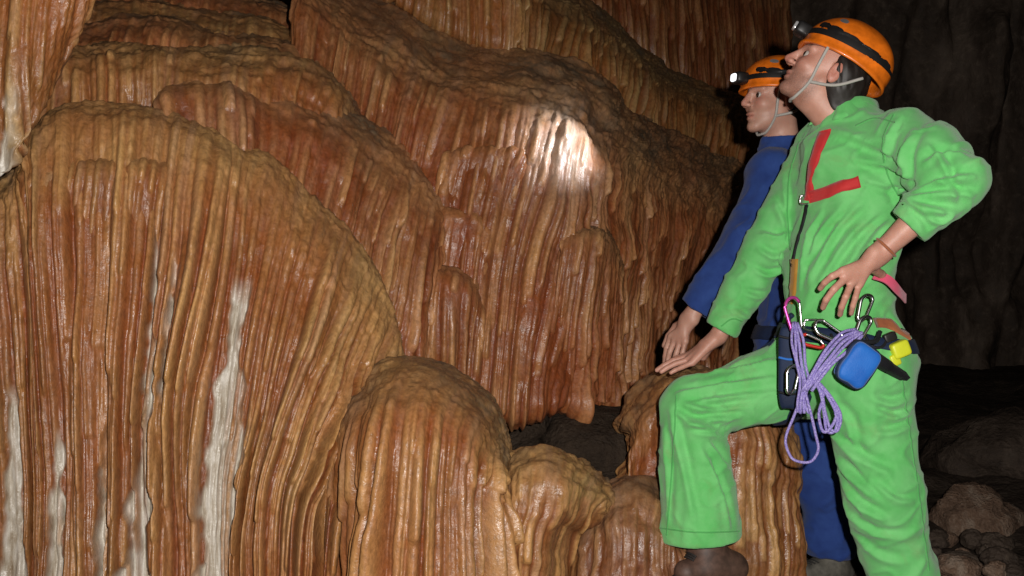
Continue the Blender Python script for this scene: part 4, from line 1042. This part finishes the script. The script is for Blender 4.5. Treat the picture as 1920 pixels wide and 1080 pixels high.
    lines = [  # creases: traced line, depth, width
        ([(1694, 318), (1640, 282), (1560, 250)], .010, .014), ([(1712, 345), (1660, 318), (1600, 305)], .010, .013), ([(1700, 372), (1650, 352), (1622, 345)], .008, .011),
        ([(1690, 398), (1640, 440), (1570, 540)], .011, .014), ([(1662, 392), (1600, 450), (1548, 530)], .010, .013), ([(1625, 380), (1570, 440), (1530, 520)], .010, .012),
        ([(1590, 385), (1545, 440), (1512, 500)], .009, .012), ([(1640, 460), (1600, 500), (1575, 515)], .008, .010), ([(1545, 400), (1520, 450), (1505, 540)], .008, .011),
        ([(1722, 240), (1700, 290), (1704, 350)], .010, .014), ([(1690, 225), (1668, 262), (1665, 300)], .007, .012),
        ([(1716, 350), (1770, 330), (1826, 322)], .012, .013), ([(1712, 362), (1770, 356), (1830, 360)], .011, .012), ([(1712, 376), (1760, 388), (1800, 392)], .011, .012),
        ([(1730, 300), (1770, 280), (1800, 282)], .010, .013), ([(1745, 268), (1775, 300), (1780, 340)], .009, .012), ([(1740, 405), (1765, 412), (1780, 398)], .009, .010),
        ([(1705, 392), (1730, 420), (1735, 445)], .009, .010), ([(1755, 330), (1790, 350), (1800, 380)], .009, .011),
        ([(1432, 432), (1455, 440), (1482, 432)], .009, .010), ([(1425, 462), (1450, 476), (1480, 468)], .010, .010), ([(1415, 500), (1440, 512), (1470, 502)], .010, .010),
        ([(1398, 545), (1425, 552), (1452, 540)], .009, .010), ([(1380, 578), (1402, 590), (1430, 584)], .009, .010), ([(1460, 380), (1475, 420), (1478, 470)], .008, .011), ([(1470, 330), (1480, 370), (1474, 410)], .007, .011),
        ([(1270, 712), (1340, 692), (1446, 676)], .008, .010), ([(1270, 732), (1350, 716), (1450, 704)], .008, .010), ([(1285, 752), (1360, 740), (1450, 730)], .009, .011),
        ([(1272, 768), (1310, 790), (1360, 806)], .014, .012), ([(1285, 790), (1330, 782), (1385, 776)], .013, .012), ([(1290, 756), (1340, 764), (1400, 756)], .011, .011), ([(1300, 806), (1340, 812), (1372, 822)], .010, .010),
        ([(1266, 770), (1284, 860), (1312, 985)], .010, .014), ([(1318, 838), (1350, 900), (1372, 985)], .009, .013), ([(1252, 800), (1254, 880), (1256, 980)], .006, .012), ([(1330, 825), (1352, 850), (1372, 880)], .008, .011),
        ([(1540, 822), (1590, 880), (1650, 930)], .012, .015), ([(1552, 800), (1610, 850), (1670, 880)], .010, .014), ([(1566, 880), (1610, 940), (1660, 968)], .011, .013), ([(1640, 742), (1670, 752), (1702, 742)], .010, .011),
        ([(1645, 766), (1676, 778), (1704, 770)], .010, .010), ([(1640, 806), (1672, 806), (1706, 792)], .009, .011), ([(1590, 960), (1640, 996), (1700, 1002)], .007, .013), ([(1604, 1000), (1650, 1040), (1700, 1050)], .006, .014),
        ([(1640, 900), (1680, 930), (1712, 934)], .009, .012), ([(1560, 740), (1600, 800), (1612, 860)], .007, .014), ([(1648, 596), (1668, 600), (1690, 622)], .007, .010)]
    cs = [([h[0] for h in cast_px(tree0, l, 26)], a_, w_) for l, a_, w_ in lines]
    V = drape(V, Q, segs, 5, [(hemR, hemdir), (hemL, up), (cuffL, Lw - Le), (cuffR, Rw - Re)], cs)
    suit = mesh_obj('overalls', V, Q, M['green'], root)
    tree = bvh_of(suit)
    # red chest tape, zip
    for nm, pts, w, mt in (('chest_tape', [(1548, 246), (1530, 290), (1518, 335), (1517, 376)], 0.036, 'red_strip'),
                           ('pocket_tape', [(1518, 370), (1548, 362), (1582, 348), (1612, 340)], 0.034, 'red_strip'),
                           ('zip', [(1514, 384), (1506, 420), (1494, 460), (1486, 500)], 0.010, 'black_nylon'),
                           ('chest_strap', [(1490, 486), (1488, 525), (1484, 570)], 0.034, 'ochre_web')):
        h = cast_px(tree, pts)
        if len(h) > 3:
            v = ribbon_on(tree, h, w); o = mesh_obj(nm, v[0], v[1], M[mt], suit)
    for pts in ([(1676, 214), (1656, 262), (1662, 320), (1694, 385)], [(1500, 262), (1480, 330), (1476, 400), (1482, 470)], [(1268, 742), (1262, 850), (1250, 1004)],
                [(1690, 700), (1704, 800), (1722, 920), (1742, 1070)], [(1604, 236), (1640, 222), (1678, 230)], [(1392, 602), (1372, 598), (1352, 612)], [(1236, 990), (1310, 998), (1386, 996)]):
        h = cast_px(tree, pts, 40)
        if len(h) > 6:
            v = ribbon_on(tree, h, 0.0045, 0.0012, 0.0005); mesh_obj('seam', v[0], v[1], M['green_seam'], suit)
    # chest buckle where tape and zip meet
    h = cast_px(tree, [(1512, 374), (1516, 380)], 4)
    if h:
        v = tube([h[0][0] + h[0][1] * 0.006 + np.array(o_) for o_ in ((-.012, 0, .01), (.012, 0, .012), (.013, 0, -.01), (-.012, 0, -.012))], 0.003, 6, True, 4); mesh_obj('buckle', v[0], v[1], M['steel'], suit)
    # turned-up collar, open at the throat
    Vc, Fc = [], []; nc = 44; rowsC = [(0.0, -0.022, 0.108), (0.0, 0.000, 0.097), (0.0, 0.022, 0.088), (0.0, 0.040, 0.085), (0.0, 0.041, 0.079), (0.0, 0.02, 0.079), (0.0, -0.01, 0.085)]
    nd = unit(up * 0.95 - face * 0.16)
    fx = unit(face - nd * (face @ nd)); lx = np.cross(nd, fx)
    for i in range(nc + 1):
        a_ = math.radians(28 + 304 * i / nc); drop = 0.022 * math.exp(-((min(i, nc - i)) / 4.0) ** 2)
        wob = 1 + 0.035 * float(noise(i * 0.35, 0.5, seed=9))
        for _, hz, rr in rowsC: Vc.append(nek + up * 0.008 + (fx * math.cos(a_) + lx * math.sin(a_)) * rr * wob + nd * (hz - drop))
    k_ = len(rowsC)
    for i in range(nc):
        for j in range(k_): Fc.append((i * k_ + j, i * k_ + (j + 1) % k_, (i + 1) * k_ + (j + 1) % k_, (i + 1) * k_ + j))
    Fc += [tuple(range(k_ - 1, -1, -1)), tuple(nc * k_ + j for j in range(k_))]
    mesh_obj('collar', np.array(Vc), Fc, M['green'], suit)
    # hair under the helmet
    Hf = Field(H.c - 0.2, H.c + 0.2, 0.006)
    Hf.ell(H(-0.030, 0, 0.005), (0.094, 0.087, 0.09), H.axes(), 0.01); Hf.ell(H(-0.068, 0, -0.05), (0.058, 0.070, 0.068), H.axes(), 0.03)
    Hf.ell(H(0.085, 0, -0.03), (0.098, 0.16, 0.16), H.axes(), 0.01, 'sub')
    Hf.ell(H(0.012, 0, -0.11), (0.048, 0.12, 0.06), H.axes(), 0.01, 'sub')
    v, f = Hf.mesh(); v = v + vnormals(v, f) * (0.004 * noise(v[:, 0] * 90, v[:, 1] * 90, v[:, 2] * 30, seed=4))[:, None]
    mesh_obj('hair', v, f, M['hair'], root)
    helmet(root, H, False)
    shoe('shoe', root, P(1262, 1098, 2.90), P(1392, 1092, 3.0), Ra + np.array([0.008, 0, 0.0]), 'leather')
    shoe('shoe', root, P(1640, 1215, 2.86), P(1770, 1210, 2.98), La, 'leather')
    # wrist band
    ax = unit(Lw - Le); c = Lw - ax * 0.012
    s0 = unit(np.cross(ax, [0, 0, 1])); s1 = np.cross(ax, s0)
    v = tube([c + (s0 * math.cos(a) + s1 * math.sin(a)) * 0.031 for a in np.linspace(0, 2 * math.pi, 16, endpoint=False)], 0.004, 6, True, 2)
    mesh_obj('bracelet', v[0], v[1], M['brown_web'], root)
    # harness: belt, leg loops, buckles
    c = pel + up * 0.02
    pts = ring_on(tree, c, unit(up + np.array([0.12, 0, 0])), -face, 0, 360, R=0.27)
    v = ribbon_on(tree, pts, 0.045, 0.005); har = mesh_obj('harness', v[0], v[1], M['navy'], root)
    for (a, b_, f, wd) in ((Rh, Rk, 0.30, 0.05),):
        ax = unit(b_ - a)
        pts = ring_on(tree, a + (b_ - a) * f, unit(ax + 0.2 * up), up if abs(ax[2]) < 0.8 else face, 0, 360, R=0.19)
        v = ribbon_on(tree, pts, wd, 0.005); mesh_obj('leg_loop', v[0], v[1], M['navy'], har)
    # buckle at the front and gear loops along the belt
    h = cast_px(tree, [(1528, 612), (1536, 616)], 4)
    if h:
        c_ = h[0][0] + h[0][1] * 0.012; v = tube([c_ + np.array(o_) for o_ in ((-.02, 0, .014), (.02, 0.0, .012), (.02, 0, -.014), (-.02, 0, -.012))], 0.0035, 6, True, 4)
        mesh_obj('buckle', v[0], v[1], M['steel'], har)
    for x0, x1 in ((1560, 1606), (1620, 1664)):
        h0 = cast_px(tree, [(x0, 628), (x0 + 2, 630)], 3); h1 = cast_px(tree, [(x1, 632), (x1 + 2, 634)], 3)
        if h0 and h1:
            a_, b_ = h0[0][0] + h0[0][1] * .008, h1[0][0] + h1[0][1] * .008; m_ = (a_ + b_) / 2 + h0[0][1] * 0.02 - up * 0.035
            v = tube([a_, m_ + (a_ - b_) * 0.2, m_ + (b_ - a_) * 0.2, b_], 0.0042, 7); mesh_obj('gear_loop', v[0], v[1], M['black_nylon'], har)
    h = cast_px(tree, [(1640, 606), (1664, 606), (1690, 622), (1704, 632)], 12)
    if len(h) > 3: v = ribbon_on(tree, h, 0.03); mesh_obj('back_strap', v[0], v[1], M['brown_web'], har)
    return root, suit, tree, har
man, suit, tree, har = green_caver()

# ------------------------------------------------------------------ caver in blue
def blue_caver():
    up = np.array([0, 0, 1.0])
    pel = P(1500, 655, 3.55); che = P(1505, 410, 3.54); nek = P(1468, 274, 3.54)
    Ls, Rs = P(1450, 332, 3.40), P(1530, 332, 3.70)
    Le, Lw = P(1400, 452, 3.31), P(1296, 592, 3.34)
    Re, Rw = P(1560, 470, 3.75), P(1570, 610, 3.72)
    Lh, Lk, La = P(1500, 700, 3.50), P(1538, 880, 3.44), P(1562, 1062, 3.50)
    Rh, Rk, Ra = P(1590, 700, 3.62), P(1605, 880, 3.60), P(1640, 1050, 3.66)
    face = np.array([-0.98, -0.2, 0]); left = np.array([0.2, -0.98, 0])
    H = Frame(P(1455, 189, 3.52), math.radians(14), math.radians(4))
    B = Field((0.42, 3.1, -0.02), (1.45, 4.0, 1.90), 0.0046)
    head(B, H)
    B.cap(H(-0.022, 0, -0.07), nek - up * 0.03, 0.054, 0.062, 0.03)
    B.cap(nek - up * .03, che, 0.06, 0.10, 0.04); B.cap(che, pel, 0.105, 0.11, 0.04); B.cap(Ls, Rs, 0.045, 0.045, 0.05)
    for a, e, w in ((Ls, Le, Lw), (Rs, Re, Rw)):
        B.cap(a, e, 0.045, 0.037, 0.02); B.cap(e, e + (w - e) * 0.35, 0.037, 0.040, 0.02); B.cap(e + (w - e) * 0.35, w, 0.040, 0.0255, 0.02)
    for a, k_, an in ((Rh, Rk, Ra), (Lh, Lk, La)):
        B.cap(a, k_, 0.075, 0.05, 0.04); B.cap(k_, an, 0.05, 0.035, 0.03)
    q = P
    hand(B, Lw, q(1270, 636, 3.36), q(1256, 630, 3.38) - q(1286, 640, 3.33), unit((-0.6, -0.7, 0.2)),
         [[q(1258, 630, 3.375), q(1250, 652, 3.385), q(1247, 668, 3.395), q(1246, 680, 3.405)],
          [q(1265, 638, 3.36), q(1256, 660, 3.365), q(1252, 676, 3.37), q(1250, 688, 3.378)],
          [q(1275, 640, 3.345), q(1268, 662, 3.345), q(1263, 678, 3.35), q(1261, 690, 3.358)],
          [q(1285, 640, 3.33), q(1280, 660, 3.328), q(1276, 673, 3.333), q(1274, 683, 3.34)]],
         [q(1268, 612, 3.40), q(1254, 630, 3.42), q(1246, 648, 3.43)])
    f0 = Rw + np.array([0, 0, -0.09])
    hand(B, Rw, f0, left, face, [[f0 + left * o_, f0 + left * o_ - up * .035, f0 + left * o_ - up * .065 + face * .01, f0 + left * o_ - up * .085 + face * .02] for o_ in (-.03, -.01, .01, .03)],
         [Rw - up * .04 + left * .035, Rw - up * .07 + left * .045 + face * .01, Rw - up * .095 + left * .045 + face * .015])
    V, Q = B.mesh()
    root = mesh_obj('person', V, Q, M['skin_b'])
    tag(root, 'caver in dark blue overalls with a lit head-torch, partly hidden behind the green one', 'person')
    eyes(root, H); face_marks(root, H, 0.15)
    S = Field((0.42, 3.1, -0.02), (1.45, 4.0, 1.60), 0.006)
    S.cap(che + up * 0.03, pel + up * 0.2, 0.165, 0.15, 0.05, flat=(face, 0.78)); S.cap(pel + up * 0.2, pel, 0.15, 0.16, 0.05, flat=(face, 0.85))
    S.cap(Ls - left * 0.02, Rs + left * 0.02, 0.072, 0.072, 0.06); S.cap(nek - up * 0.03, nek - up * 0.08, 0.08, 0.12, 0.06)
    S.cap(nek, nek + up * 0.02, 0.072, 0.074, 0.02)
    S.cap(Ls, Le, 0.086, 0.078, 0.04); S.cap(Le, Lw, 0.076, 0.058, 0.03); S.cap(Rs, Re, 0.076, 0.066, 0.04); S.cap(Re, Rw, 0.064, 0.052, 0.03)
    for h_, k_, a_ in ((Lh, Lk, La), (Rh, Rk, Ra)):
        S.cap(pel - up * 0.03, h_, 0.14, 0.12, 0.06); S.cap(h_, k_, 0.115, 0.086, 0.05); S.cap(k_, a_, 0.086, 0.080, 0.04)
        hm = a_ + up * 0.045
        S.cyl_cut(hm, hm - up * 0.25, 0.16); S.cyl_cut(hm + up * 0.06, hm - up * 0.2, 0.066)
    for e, w in ((Le, Lw), (Re, Rw)):
        cf = e + (w - e) * 0.92; S.cyl_cut(cf, w + (w - e), 0.1); S.cyl_cut(cf - unit(w - e) * 0.05, w + (w - e), 0.044)
    S.cyl_cut(nek + up * 0.03, nek + up * 0.3, 0.12); S.cyl_cut(nek - up * 0.04, nek + up * 0.3, 0.064)
    V, Q = S.mesh()
    V = drape(V, Q, [(che, pel, 'diag', 0.012), (Ls, Le, 'diag', 0.012), (Le, Lw, 'diag', 0.012), (Rs, Re, 'ring', 0.012), (Re, Rw, 'ring', 0.012), (Lh, Lk, 'diag', 0.012), (Lk, La, 'ring', 0.012), (Rh, Rk, 'diag', 0.012), (Rk, Ra, 'ring', 0.012)], 25)
    st = mesh_obj('overalls', V, Q, M['blue'], root); tr = bvh_of(st)
    pts = ring_on(tr, pel + up * 0.06, up, -face); v = ribbon_on(tr, pts, 0.05, 0.006); mesh_obj('harness', v[0], v[1], M['navy'], root)
    shell, lc = helmet(root, H, True, c=(-0.014, 0, 0.048), rad=(0.136, 0.114, 0.108))
    Hf = Field(H.c - 0.2, H.c + 0.2, 0.007)
    Hf.ell(H(-0.030, 0, 0.005), (0.088, 0.08, 0.08), H.axes(), 0.01); Hf.ell(H(0.085, 0, -0.03), (0.09, 0.12, 0.13), H.axes(), 0.01, 'sub')
    for e in (1, -1): Hf.ell(H(-0.012, 0.083 * e, -0.014), (0.024, 0.022, 0.036), H.axes(), 0.005, 'sub')
    v, f = Hf.mesh(); mesh_obj('hair', v, f, M['hair'], root)
    shoe('boot', root, P(1490, 1098, 3.42), P(1590, 1094, 3.54), La, 'boot_grey')
    shoe('boot', root, P(1575, 1082, 3.62), P(1665, 1078, 3.74), Ra, 'boot_grey')
    # beam of the head-torch
    ld = bpy.data.lights.new('head_torch_beam', 'SPOT'); ld.energy = 52; ld.spot_size = math.radians(36); ld.spot_blend = 1.0; ld.shadow_soft_size = 0.012; ld.color = (0.93, 0.95, 1.0)
    lo = bpy.data.objects.new('head_torch_beam', ld); COL.link(lo)
    src = Vector(lc + H.f * 0.06); tgt = Vector(P(1055, 275, 3.68)); lo.location = src
    lo.rotation_euler = (tgt - src).to_track_quat('-Z', 'Y').to_euler()
    return root
blue = blue_caver()

# ------------------------------------------------------------------ gear hanging from the harness
def rope_pts(pts): return [P(*p) for p in pts]
GY = 2.72
def carabiner(label, c, size, rot, mat, flip=1):
    a = math.radians(rot); ex = np.array([math.cos(a), 0.15 * flip, math.sin(a)]); ez = np.array([-math.sin(a), 0.1, math.cos(a)])
    c = np.asarray(c)
    outline = [(-.32, -.7), (-.42, 0), (-.46, .55), (-.2, .95), (.18, .98), (.40, .72)]
    out2 = [(.40, .72), (.36, .1), (.30, -.62)]
    out3 = [(.30, -.62), (.05, -.98), (-.2, -.95), (-.32, -.7)]
    root = empty('carabiner', c - np.array([0, 0, size]), label, 'carabiner')
    f = lambda l: [c + ex * x * size + ez * y * size for x, y in l]
    v = tube(f(out3[1:] + outline), 0.0048, 7); mesh_obj('body', v[0], v[1], M[mat], root)
    v = tube(f(out2 + out3[:2]), 0.0036, 7); mesh_obj('gate', v[0], v[1], M['steel'], root)
    return root
carabiner('magenta carabiner at the front of the green caver\'s harness', P(1490, 592, GY), 0.048, 8, 'magenta')
carabiner('steel carabiner dangling on the dark blue gear bag', P(1486, 712, GY - 0.05), 0.036, -10, 'steel')
carabiner('red carabiner between the two purple rope strands', P(1524, 640, GY), 0.030, 70, 'red_alloy')
carabiner('steel carabiner under the finger tips of the hand on the hip', P(1556, 622, GY - 0.02), 0.042, 58, 'steel')
carabiner('steel carabiner beside the wrist behind the hand on the hip', P(1622, 578, GY - 0.02), 0.036, -20, 'steel')
carabiner('steel carabiner above the bright blue pouch', P(1618, 616, GY - 0.03), 0.034, -28, 'steel')

def soft_bag(name, label, cat, c, ex, ey, ez, hx, hy, hz, mat, pw=0.45):
    """stuffed pouch: superellipsoid with a seam; ex,ey,ez unit axes"""
    c = np.asarray(c); n1, n2 = 40, 24; V = []
    sp = lambda v, p: math.copysign(abs(v) ** p, v)
    for i in range(n2 + 1):
        ph = -math.pi / 2 + math.pi * i / n2
        for j in range(n1):
            th = 2 * math.pi * j / n1
            x, y, z = sp(math.cos(ph), pw) * sp(math.cos(th), pw), sp(math.cos(ph), pw) * sp(math.sin(th), pw), sp(math.sin(ph), pw)
            k = 1 + 0.05 * float(noise(x * 2 + hx * 50, y * 2, z * 2, seed=6))
            V.append(c + (ex * x * hx + ey * y * hy + ez * z * hz) * k)
    F = [(i * n1 + j, i * n1 + (j + 1) % n1, (i + 1) * n1 + (j + 1) % n1, (i + 1) * n1 + j) for i in range(n2) for j in range(n1)]
    root = empty(name, c - np.array([0, 0, hz]), label, cat)
    mesh_obj('body', np.array(V), F, M[mat], root)
    return root, sp
# bright blue pouch
a = math.radians(-28); ex = np.array([math.cos(a), 0.1, -math.sin(a) * -1]); ex = unit(np.array([0.86, 0.05, 0.42])); ez = unit(np.array([-0.42, 0.06, 0.88])); ey = np.cross(ez, ex)
ex = unit(np.array([0.55, 0.0, 0.84])); ez = unit(np.array([-0.84, 0.0, 0.55])); ey = np.array([0, -1.0, 0])
bp, _ = soft_bag('gear_pouch', 'bright blue pouch with dark edges hanging at the green caver\'s hip', 'pouch', P(1608, 684, 2.66), ex, ey, ez, 0.055, 0.026, 0.041, 'blue_nylon', 0.4)
cc = P(1608, 684, 2.66)
for s_ in (1,):
    pts = [cc + ez * 0.0475 * s_ * 0.86 + ex * t_ - ey * 0.0 for t_ in (-0.055, 0, 0.055)]
def ringbox(c, hx, hz, off, r, mat, par, nm):
    pts = []
    for k in range(20):
        t_ = 2 * math.pi * k / 20; x = math.copysign(abs(math.cos(t_)) ** 0.5, math.cos(t_)); z = math.copysign(abs(math.sin(t_)) ** 0.5, math.sin(t_))
        pts.append(c + ex * x * hx + ez * z * hz + ey * off)
    v = tube(pts, r, 8, True, 2); return mesh_obj(nm, v[0], v[1], M[mat], par)
ringbox(cc, 0.054, 0.040, 0.004, 0.007, 'navy', bp, 'piping')
v = tube([cc + ez * 0.04 + ex * 0.045, P(1640, 640, 2.68), P(1650, 622, 2.70)], 0.007, 6); mesh_obj('hanger', v[0], v[1], M['black_nylon'], bp)
v = tube([cc + ex * 0.04 - ez * 0.02 , P(1668, 690, 2.70), P(1702, 712, 2.80)], [0.018, 0.016, 0.013], 8); mesh_obj('strap', v[0], v[1], M['black_nylon'], bp)
# dark gear bag in front of the thigh
ex2, ez2, ey2 = unit(np.array([1, -0.35, 0.0])), np.array([0, 0, 1.0]), unit(np.array([-0.35, -1, 0]))
gb, _ = soft_bag('gear_bag', 'long dark blue bag hanging from the harness between the purple rope and the bent thigh', 'bag', P(1481, 688, 2.80), ex2, ey2, ez2, 0.030, 0.022, 0.115, 'navy', 0.42)
for k, yy in enumerate((630, 670, 735)):
    v = tube([P(1460, yy, 2.775), P(1480, yy + 4, 2.765), P(1503, yy + 2, 2.768)], 0.0035, 6); mesh_obj('webbing', v[0], v[1], M['blue_nylon'] if k == 1 else M['black_nylon'], gb)
v = tube([P(1481, 612, 2.80), P(1478, 598, 2.80), P(1486, 590, 2.79)], 0.008, 7); mesh_obj('hanger', v[0], v[1], M['navy'], gb)
# purple ropes
rng = np.random.RandomState(4)
def rope(label, strands, r=0.0046, name='rope'):
    root = empty(name, P(strands[0][-1][0], strands[0][-1][1], strands[0][-1][2]), label, 'rope')
    for s_ in strands:
        s_ = [(x + rng.uniform(-2.5, 2.5), y + rng.uniform(-2, 2), Y + rng.uniform(-.004, .004)) for x, y, Y in s_]
        v = tube(rope_pts(s_), r * rng.uniform(0.78, 0.95), 8); mesh_obj('strand', v[0], v[1], M['purple'], root)
    return root
rng = np.random.RandomState(4)
st = []
for k in range(4):
    o = (k - 1.5) * 7
    st.append([(1490 + o * 0.5, 604, GY - 0.01), (1494 + o, 640, GY - 0.04 + 0.004 * (k % 2)), (1500 + o * 0.9, 680, GY - 0.06), (1508 + o * 0.7, 715, GY - 0.06 + 0.006 * (k % 2)), (1502 + o * 0.8, 752, GY - 0.055), (1506 + o, 775, GY - 0.05)])
rope('purple rope strands hanging straight down from the magenta carabiner', st)
st = []
for k in range(5):
    o = (k - 2) * 7
    st.append([(1612 + o * 0.4, 622 + o * 0.4, GY - 0.04), (1584 + o * 0.5, 640 + o, GY - 0.06 + 0.005 * (k % 2)), (1556 + o * 0.6, 668 + o * 0.9, GY - 0.075), (1532 + o * 0.5, 700 + o * 0.5, GY - 0.075 + 0.006 * (k % 2)), (1512 + o * 0.6, 732, GY - 0.066)])
rope('thick braided purple lanyard running from the hip down to the front', st, 0.0050)
rope('thin purple rope loop dangling below the bent thigh', [[(1504, 735, GY - 0.05), (1490, 778, GY - 0.05), (1474, 822, GY - 0.05), (1478, 850, GY - 0.05), (1496, 866, GY - 0.05), (1518, 864, GY - 0.05), (1532, 845, GY - 0.055), (1530, 815, GY - 0.06), (1522, 775, GY - 0.06), (1510, 735, GY - 0.06)]], 0.0044)
st = [[(1528, 716, GY - 0.07), (1542, 742, GY - 0.075), (1546 + o, 775, GY - 0.08), (1552 + o, 806, GY - 0.08), (1566 + o, 806, GY - 0.08), (1572 + o * 0.7, 778, GY - 0.08), (1558 + o * 0.5, 745, GY - 0.078), (1536, 718, GY - 0.07)] for o in (-9, -3, 3)]
rope('small bunched coil of purple cord lying against the straight green leg', st, 0.0048)
# pink sling at the back, yellow tag
sl = [(1640, 516, 2.76), (1664, 524, 2.74), (1684, 544, 2.76), (1698, 560, 2.82)]
tp = [P(*p) for p in sl]
def flatband(pts, w, th, mat, name, par=None):
    p = cr(np.array(pts), np.linspace(0, len(pts) - 1, 24)); d = np.gradient(p, axis=0); V, F = [], []
    for i in range(len(p)):
        a_ = unit(d[i]); n_ = np.array([0.25, -1, 0.25]); n_ = unit(n_ - a_ * (n_ @ a_)); s_ = np.cross(a_, n_)
        for x, y in ((-1, -1), (1, -1), (1, 1), (-1, 1)): V.append(p[i] + s_ * x * w / 2 + n_ * y * th / 2)
    for i in range(len(p) - 1):
        for j in range(4): F.append((i * 4 + j, i * 4 + (j + 1) % 4, i * 4 + 4 + (j + 1) % 4, i * 4 + 4 + j))
    F += [(3, 2, 1, 0), tuple(len(V) - 4 + j for j in range(4))]
    return mesh_obj(name, np.array(V), F, M[mat], par, smooth=False)
tag(flatband(tp, 0.026, 0.004, 'pink', 'sling'), 'pink webbing sling behind the wrist of the hand on the hip', 'sling')
yt = empty('hand_lamp', P(1684, 690, 2.78), 'small yellow-green lamp clipped to the back of the harness', 'lamp')
def solid(name, c, ex, ey, ez, hx, hy, hz, mat, par, pw=0.35):
    n1, n2 = 24, 14; V = []; sp = lambda v, p: math.copysign(abs(v) ** p, v)
    for i in range(n2 + 1):
        ph = -math.pi / 2 + math.pi * i / n2
        for j in range(n1):
            th = 2 * math.pi * j / n1
            V.append(np.asarray(c) + ex * sp(math.cos(ph), pw) * sp(math.cos(th), pw) * hx + ey * sp(math.cos(ph), pw) * sp(math.sin(th), pw) * hy + ez * sp(math.sin(ph), pw) * hz)
    F = [(i * n1 + j, i * n1 + (j + 1) % n1, (i + 1) * n1 + (j + 1) % n1, (i + 1) * n1 + j) for i in range(n2) for j in range(n1)]
    return mesh_obj(name, np.array(V), F, M[mat], par)
e1, e3 = unit(np.array([0.9, 0.1, 0.35])), unit(np.array([-0.35, 0.0, 0.94])); e2 = np.cross(e3, e1)
solid('case', P(1686, 655, 2.76), e1, e2, e3, 0.026, 0.02, 0.022, 'yellow', yt)
solid('case_end', P(1676, 675, 2.76), e1, e2, e3, 0.014, 0.015, 0.016, 'yellow', yt)
solid('clip', P(1668, 632, 2.77), e1, e2, e3, 0.018, 0.01, 0.012, 'black_plastic', yt)
